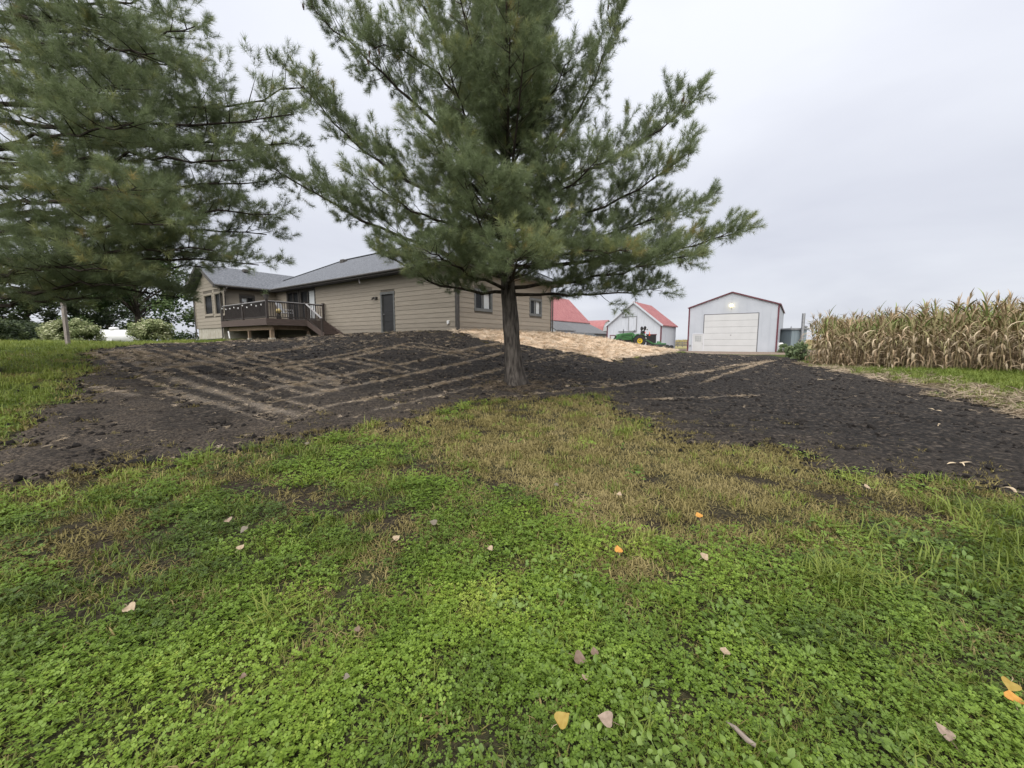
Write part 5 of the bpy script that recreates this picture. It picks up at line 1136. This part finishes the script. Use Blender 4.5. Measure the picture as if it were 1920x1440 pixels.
cover('lawn_grass', C_GR, 200, 2.8, 1.15, .8, 34, lambda x, y, r, d, o, t, e: np.clip(.75-.60*d+.1*o, .05, 1)*(1-.8*t)*(1-.5*e)*(.6+.4*sstep(5, 9, r)), lambda x, y, r, d, o, t, e: .48+1.1*(lush(x, y)-.5)+.2*o+.15*d+.10*sstep(6, 14, r), 1.0, 'short green grass of the lawn', 'grass')
cover('dry_grass', C_DE, 300, 2.8, 1.15, .8, 20, lambda x, y, r, d, o, t, e: np.clip(.10+.95*d+.45*o+.25*t+.2*e, 0, 1)*(1-.45*t), lambda x, y, r, d, o, t, e: .15+.6*fbm(x*1.7, y*1.7, 107)+.15*d-.2*t, 1.05, 'brown dried grass in the worn middle of the lawn', 'dry grass')
BRO = gpoly([(950,1010), (1100,1080), (1250,1130), (1420,1180), (1560,1280), (1600,1440), (1250,1500), (930,1500), (900,1250)]); BRO2 = gpoly([(1450,1060), (1600,1010), (1800,1000), (1990,1010), (2100,1200), (1900,1250), (1650,1180), (1480,1130)])
cover('broadleaf_weeds', C_BR, 330, 2.6, 1.0, .8, 10, lambda x, y, r, d, o, t, e: np.maximum(sstep(-.25, .2, sdist(BRO, x, y)+.5*(fbm(x*2, y*2, 3)-.5)), .4*sstep(-.3, .3, sdist(BRO2, x, y)+.6*(fbm(x*2, y*2, 4)-.5)))*(.35+.65*(fbm(x*2.5, y*2.5, 13) > .45)) + .004*(e < .1), lambda x, y, r, d, o, t, e: .25+.7*lush(x+7, y), 1.0, 'broad-leaved weeds among the clover at the lower right', 'weeds', zoff=.025, tilt=.35)
LNG = gpoly([(1540,1060), (1640,1070), (1660,1110), (1560,1110)]); LN2 = gpoly([(1780,960), (1990,960), (2100,1200), (1900,1190), (1820,1060)])
cover('long_grass', C_LG, 90, 3, .6, .8, 10, lambda x, y, r, d, o, t, e: .95*sstep(-.12, .08, sdist(LNG, x, y)) + .55*sstep(-.3, .3, sdist(LN2, x, y)) + .004, lambda x, y, r, d, o, t, e: .35+.4*lush(x, y), .9, 'tufts of longer bright green grass at the right', 'grass')
# grass verge and straw litter in front of the corn
n = 4200; x = rng.uniform(11.5, 17.6, n); y = rng.uniform(7, 27, n); k = (soil_sd(x, y) < .1) & (y < 15.2+3*(fbm(x, y, 61)-.5)) & (rng.random(n) < sstep(11.5, 15.0, x+1.5*(fbm(x*.8, y*.8, 2)-.5))); x, y = x[k], y[k]; n = len(x)
tag(scatter('verge_grass', np.column_stack([x, y, H(x, y)]), flat_rot(n), rng.uniform(.8, 1.8, n), np.clip(.15+.5*fbm(x, y, 7)+rng.normal(0, .1, n), 0, 1), C_LG), 'long green grass along the foot of the corn', 'grass', kind='stuff')
n = 5500; x = rng.uniform(9, 18, n); y = rng.uniform(6, 27, n); k = (soil_sd(x, y) < .35) & (sdist(SOIL, x, y) > -1.7) & (x > 7); x, y = x[k], y[k]; n = len(x)
tag(scatter('straw_litter', np.column_stack([x, y, H(x, y)+.03]), flat_rot(n, .2), rng.uniform(1.2, 2.4, n), np.clip(.15+.5*fbm(x*1.5, y*1.5, 8)+rng.normal(0, .12, n), 0, 1), C_ST), 'tan straw litter between soil and corn', 'straw', kind='stuff')
# thin dry grass fading into the soil along its borders
x, y, r = polar(120, 4, 1.0, 2.5, 22, 1.2); s_ = soil_sd(x, y); k = (s_ > -.1) & (s_ < 2.2) & (rng.random(len(x)) < .8*np.clip(1-s_/2.2, 0, 1)**1.3*sstep(.33, .58, fbm(x*1.7, y*1.7, 301))) & ~house_in(x, y) & (x < 6); x, y, r = x[k], y[k], r[k]; n = len(x)
tag(scatter('edge_grass', np.column_stack([x, y, H(x, y)+.015]), flat_rot(n, .2), rng.uniform(.6, 1.2, n)*np.maximum(1, r/4)**.3, np.clip(.1+.5*fbm(x*2, y*2, 44)+rng.normal(0, .12, n), 0, 1), C_DE), 'thin dry grass along the border of the soil', 'dry grass', kind='stuff')
# needle litter under the pine
m = 700; a = rng.uniform(0, 6.283, m); rr_ = np.abs(rng.normal(0, .9, m))+.2; x = TX+rr_*np.cos(a); y = TY+rr_*np.sin(a)
tag(scatter('needle_litter', np.column_stack([x, y, H(x, y)+.04]), flat_rot(m, .2), rng.uniform(.5, .9, m), np.clip(rng.normal(.05, .08, m), 0, 1), C_ST), 'brown needle litter round the foot of the pine', 'needle litter', kind='stuff')
# clods
x, y, r = polar(210, 5, 1.25, 2.5, 34, 1.2); k = (soil_sd(x, y) > -.10-.7*rng.random(len(x))**4) & (straw_sd(x, y) < 0) & ~house_in(x, y); x, y, r = x[k], y[k], r[k]; n = len(x)
s = np.minimum(.009*np.exp(rng.normal(.1, .6, n)), .036)*np.maximum(1, r/5)**.45; print('clods', n)
tag(scatter('soil_clods', np.column_stack([x, y, H(x, y)+.03]), rng.uniform(0, 6.28, (n, 3)), s, np.zeros(n), C_CD), 'black crumbly clods over the tilled soil', 'soil clods', kind='stuff')
# straw along the seeder and wheel marks, thin straw over the left part
X_, Y_, T_ = [], [], []
for ln, w in zip(STREAKS, STW):
    P = np.array(ln); sg = np.hypot(*np.diff(P, axis=0).T); m = int(sg.sum()*70*min(1, w/.1)); t = rng.random(m)*sg.sum(); c = np.concatenate([[0], np.cumsum(sg)])
    x = np.interp(t, c, P[:, 0])+rng.normal(0, w*.75, m); y = np.interp(t, c, P[:, 1])+rng.normal(0, w*.75, m); k = rng.random(m) < fbm(x*1.6, y*1.6, 15)*1.5-.2; X_.append(x[k]); Y_.append(y[k])
m = 9000; x = rng.uniform(-24, 3, m); y = rng.uniform(4, 26, m); k = (soil_sd(x, y) > 0) & (rng.random(m) < np.clip(fbm(x*1.3, y*1.3, 91)*2.4-.75, 0, 1)); X_.append(x[k]); Y_.append(y[k])
m = 1500; x = rng.uniform(0, 20, m); y = rng.uniform(3.5, 40, m); k = (soil_sd(x, y) > 0) & (rng.random(m) < .4); X_.append(x[k]); Y_.append(y[k])
x = np.concatenate(X_); y = np.concatenate(Y_); k = ~house_in(x, y) & (straw_sd(x, y) < 0); x, y = x[k], y[k]; n = len(x); print('straw', n)
tag(scatter('straw_streaks', np.column_stack([x, y, H(x, y)+.045]), flat_rot(n, .2), rng.uniform(.35, .8, n)*np.maximum(.6, np.hypot(x, y)/11)**.8, np.clip(rng.normal(.48, .2, n), 0, 1), C_ST), 'thin tan straw lines left across the dark soil', 'straw', kind='stuff')
m = 16000; x = rng.uniform(-4, 18, m); y = rng.uniform(14, 42, m); k = (straw_sd(x, y) > -.12) & ~house_in(x, y); x, y = x[k], y[k]; n = len(x)
tag(scatter('loose_straw', np.column_stack([x, y, H(x, y)+.08]), flat_rot(n, .25), rng.uniform(1.3, 2.6, n), np.clip(rng.normal(.86, .14, n), 0, 1), C_ST), 'loose pale straw spread over the slope beside the house', 'straw', kind='stuff')

# ================================================================== FALLEN LEAVES, STICK, HUSKS
def leaf_mesh(seed, m):
    r = random.Random(seed); V = []; Q = []; prof = [(.04, .03), (0, .22), (.02, .36), (.12, .47), (.3, .5), (.5, .41), (.7, .26), (.86, .11), (1, .008)]; c = r.uniform(.1, .35)
    for t, w_ in prof:
        for s in (-1, 0, 1): V.append((t-.5, s*w_, c*abs(s*w_)*1.2 + .25*c*(t-.5)**2*4 + r.uniform(-.02, .02)))
    for i in range(len(prof)-1):
        o = 3*i; Q += [(o, o+1, o+4, o+3), (o+1, o+2, o+5, o+4)]
    return npmesh('blade', V, Q, m, True)
def lmat(name, a, b): return mat(name, a, b, rough=.6, scale=3, detail=4, spec=.3)
LM = {'orange': lmat('orange_leaf', (0.3427,0.153,0.0245), (0.4039,0.2081,0.0428)), 'yellow': lmat('yellow_leaf', (0.2068,0.1379,0.0215), (0.2498,0.1808,0.0388)), 'tan': lmat('tan_leaf', (0.2424,0.1782,0.1141), (0.3137,0.2424,0.164)), 'brown': lmat('brown_leaf', (0.102,0.0647,0.0431), (0.1412,0.0981,0.0706)), 'pale': lmat('pale_leaf', (0.1098,0.0906,0.0659), (0.1318,0.1126,0.0851)), 'grey': lmat('grey_leaf', (.17,.125,.09), (.24,.18,.135))}
LEAVES = [(1308,985,22,'orange','orange heart-shaped leaf lying on dry grass, upper of the two orange leaves'), (1158,1053,22,'orange','orange leaf at the border of dry grass and clover, lower of the two'), (1056,1392,34,'yellow','yellow leaf with short stem near the bottom centre'),
    (1890,1314,28,'yellow','yellow leaf by the right edge, above a second one'), (1893,1338,24,'orange','small golden leaf by the right edge just below the yellow one'), (1088,1266,30,'brown','curled brown leaf among broad weeds at bottom centre'), (1113,1258,14,'brown','small brown leaf piece right beside the curled brown leaf'), (1098,1298,12,'tan','tiny tan leaf below the curled brown leaf'),
    (458,1012,22,'pale','pale dry leaf on the clover at left centre'), (430,993,18,'grey','dull grey-tan leaf just above the pale leaf at left'), (454,1045,12,'tan','small tan leaf below the pale leaf at left'), (812,996,20,'pale','pale tan curled leaf on bright clover near the bare track'), (745,1025,14,'tan','tan leaf on clover left of the pale curled leaf'), (920,1046,12,'tan','tiny tan leaf on clover right of the pale curled leaf'),
    (248,1167,26,'tan','tan leaf on dark clover in the lower left'), (1357,1254,16,'tan','small tan leaf in the clover right of the broad weeds'), (1133,1388,24,'grey','grey-brown leaf near the bottom right of the yellow leaf'), (1760,1424,26,'grey','grey-brown leaf near the lower right corner'), (1043,922,10,'pale','tiny pale leaf on the dry grass at centre'), (1160,940,10,'tan','tiny tan leaf on the dry grass right of centre'),
    (1625,928,16,'tan','tan leaf on the bare patch at the right'), (575,838,12,'pale','tiny pale leaf at the green edge below the left soil'), (460,1300,10,'brown','tiny brown leaf in the clover at bottom left'), (1320,1068,16,'tan','small tan leaf at the green edge under the dry grass'), (653,1305,10,'pale','tiny pale seed head in the clover at bottom centre-left'), (672,1203,10,'brown','tiny brown leaf in the clover at centre bottom')]
for i, (px, py, sz_, c, lb_) in enumerate(LEAVES):
    P = gnd(px, py); dist = (P-Vector((0, 0, EYE))).length; s = min(.062, max(.018, sz_/F*dist*.85)); r = random.Random(i)
    o = empty('fallen_leaf', P+Vector((0, 0, .07 if py > 900 else .04)), r.uniform(0, 6.28), lb_, 'leaf', 'fallen leaves on the lawn'); o.scale = (s, s, s); o.rotation_mode = 'ZYX'; o.rotation_euler = (r.uniform(.15, .55), r.uniform(-.2, .2), r.uniform(0, 6.28))
    link('blade', leaf_mesh(i, LM[c]), o); MB().tube([(-.48, 0, 0), (-.75, .05, .03), (-1.0, .02, -.06)], .022, 4, False).build('leaf_stem', LM['brown'] if c in ('brown', 'grey') else LM['tan'], o)
P = gnd(1384, 1424); st_ = empty('stick', P+Vector((0, 0, .05)), radians(-60), 'broken piece of pale grey wood at the bottom edge', 'stick')
MB().tube([(-.055, 0, .01), (-.02, .003, .012), (.03, -.002, .01), (.06, .003, .012)], [.003, .009, .010, .008], 7).build('shaft', mat('grey_stick', (.15,.12,.10), (.24,.20,.165), rough=.9, scale=20, stretch=(1, 6, 6)), st_, True)
for (px, py, s, lb_) in [(1797,880,.16,'tan corn husk lying on the soil near the right edge'), (1903,937,.15,'pale corn husk at the right edge where soil meets lawn'), (1545,717,.22,'small pale husk on the soil before the corn'), (1752,776,.12,'small white scrap on the soil below the corn verge'), (1758,805,.12,'tan husk scrap on the soil right of the lawn tongue')]:
    P = gnd(px, py); h_ = empty('corn_husk', P+Vector((0, 0, .06)), rng.uniform(0, 6.28), lb_, 'husk'); r = random.Random(px)
    for k in range(3):
        V, Q = corn_leaf(px+k, s*r.uniform(.8, 1.2), 15, 50, s*.25); me = npmesh('husk_blade', V, Q, dry2); link('husk_blade', me, h_, (0, 0, .01*k), (0, 0, r.uniform(-.7, .7)+pi*(k % 2)))
# dark lumps thrown onto the grass edge at the left
for (px, py, s, lb_) in [(285,868,.085,'large black soil lump at the left lawn edge'), (325,880,.05,'black soil lump just below right of the large one'), (255,870,.06,'black soil lump left of the large one'), (195,885,.055,'flat dark soil lump farther left on the lawn edge')]:
    P = gnd(px, py); o = link('soil_lump', clod(px), None, P+Vector((0, 0, s*.35)), (0, 0, px)); o.scale = (s*1.6, s, s*.8); tag(o, lb_, 'soil lump')
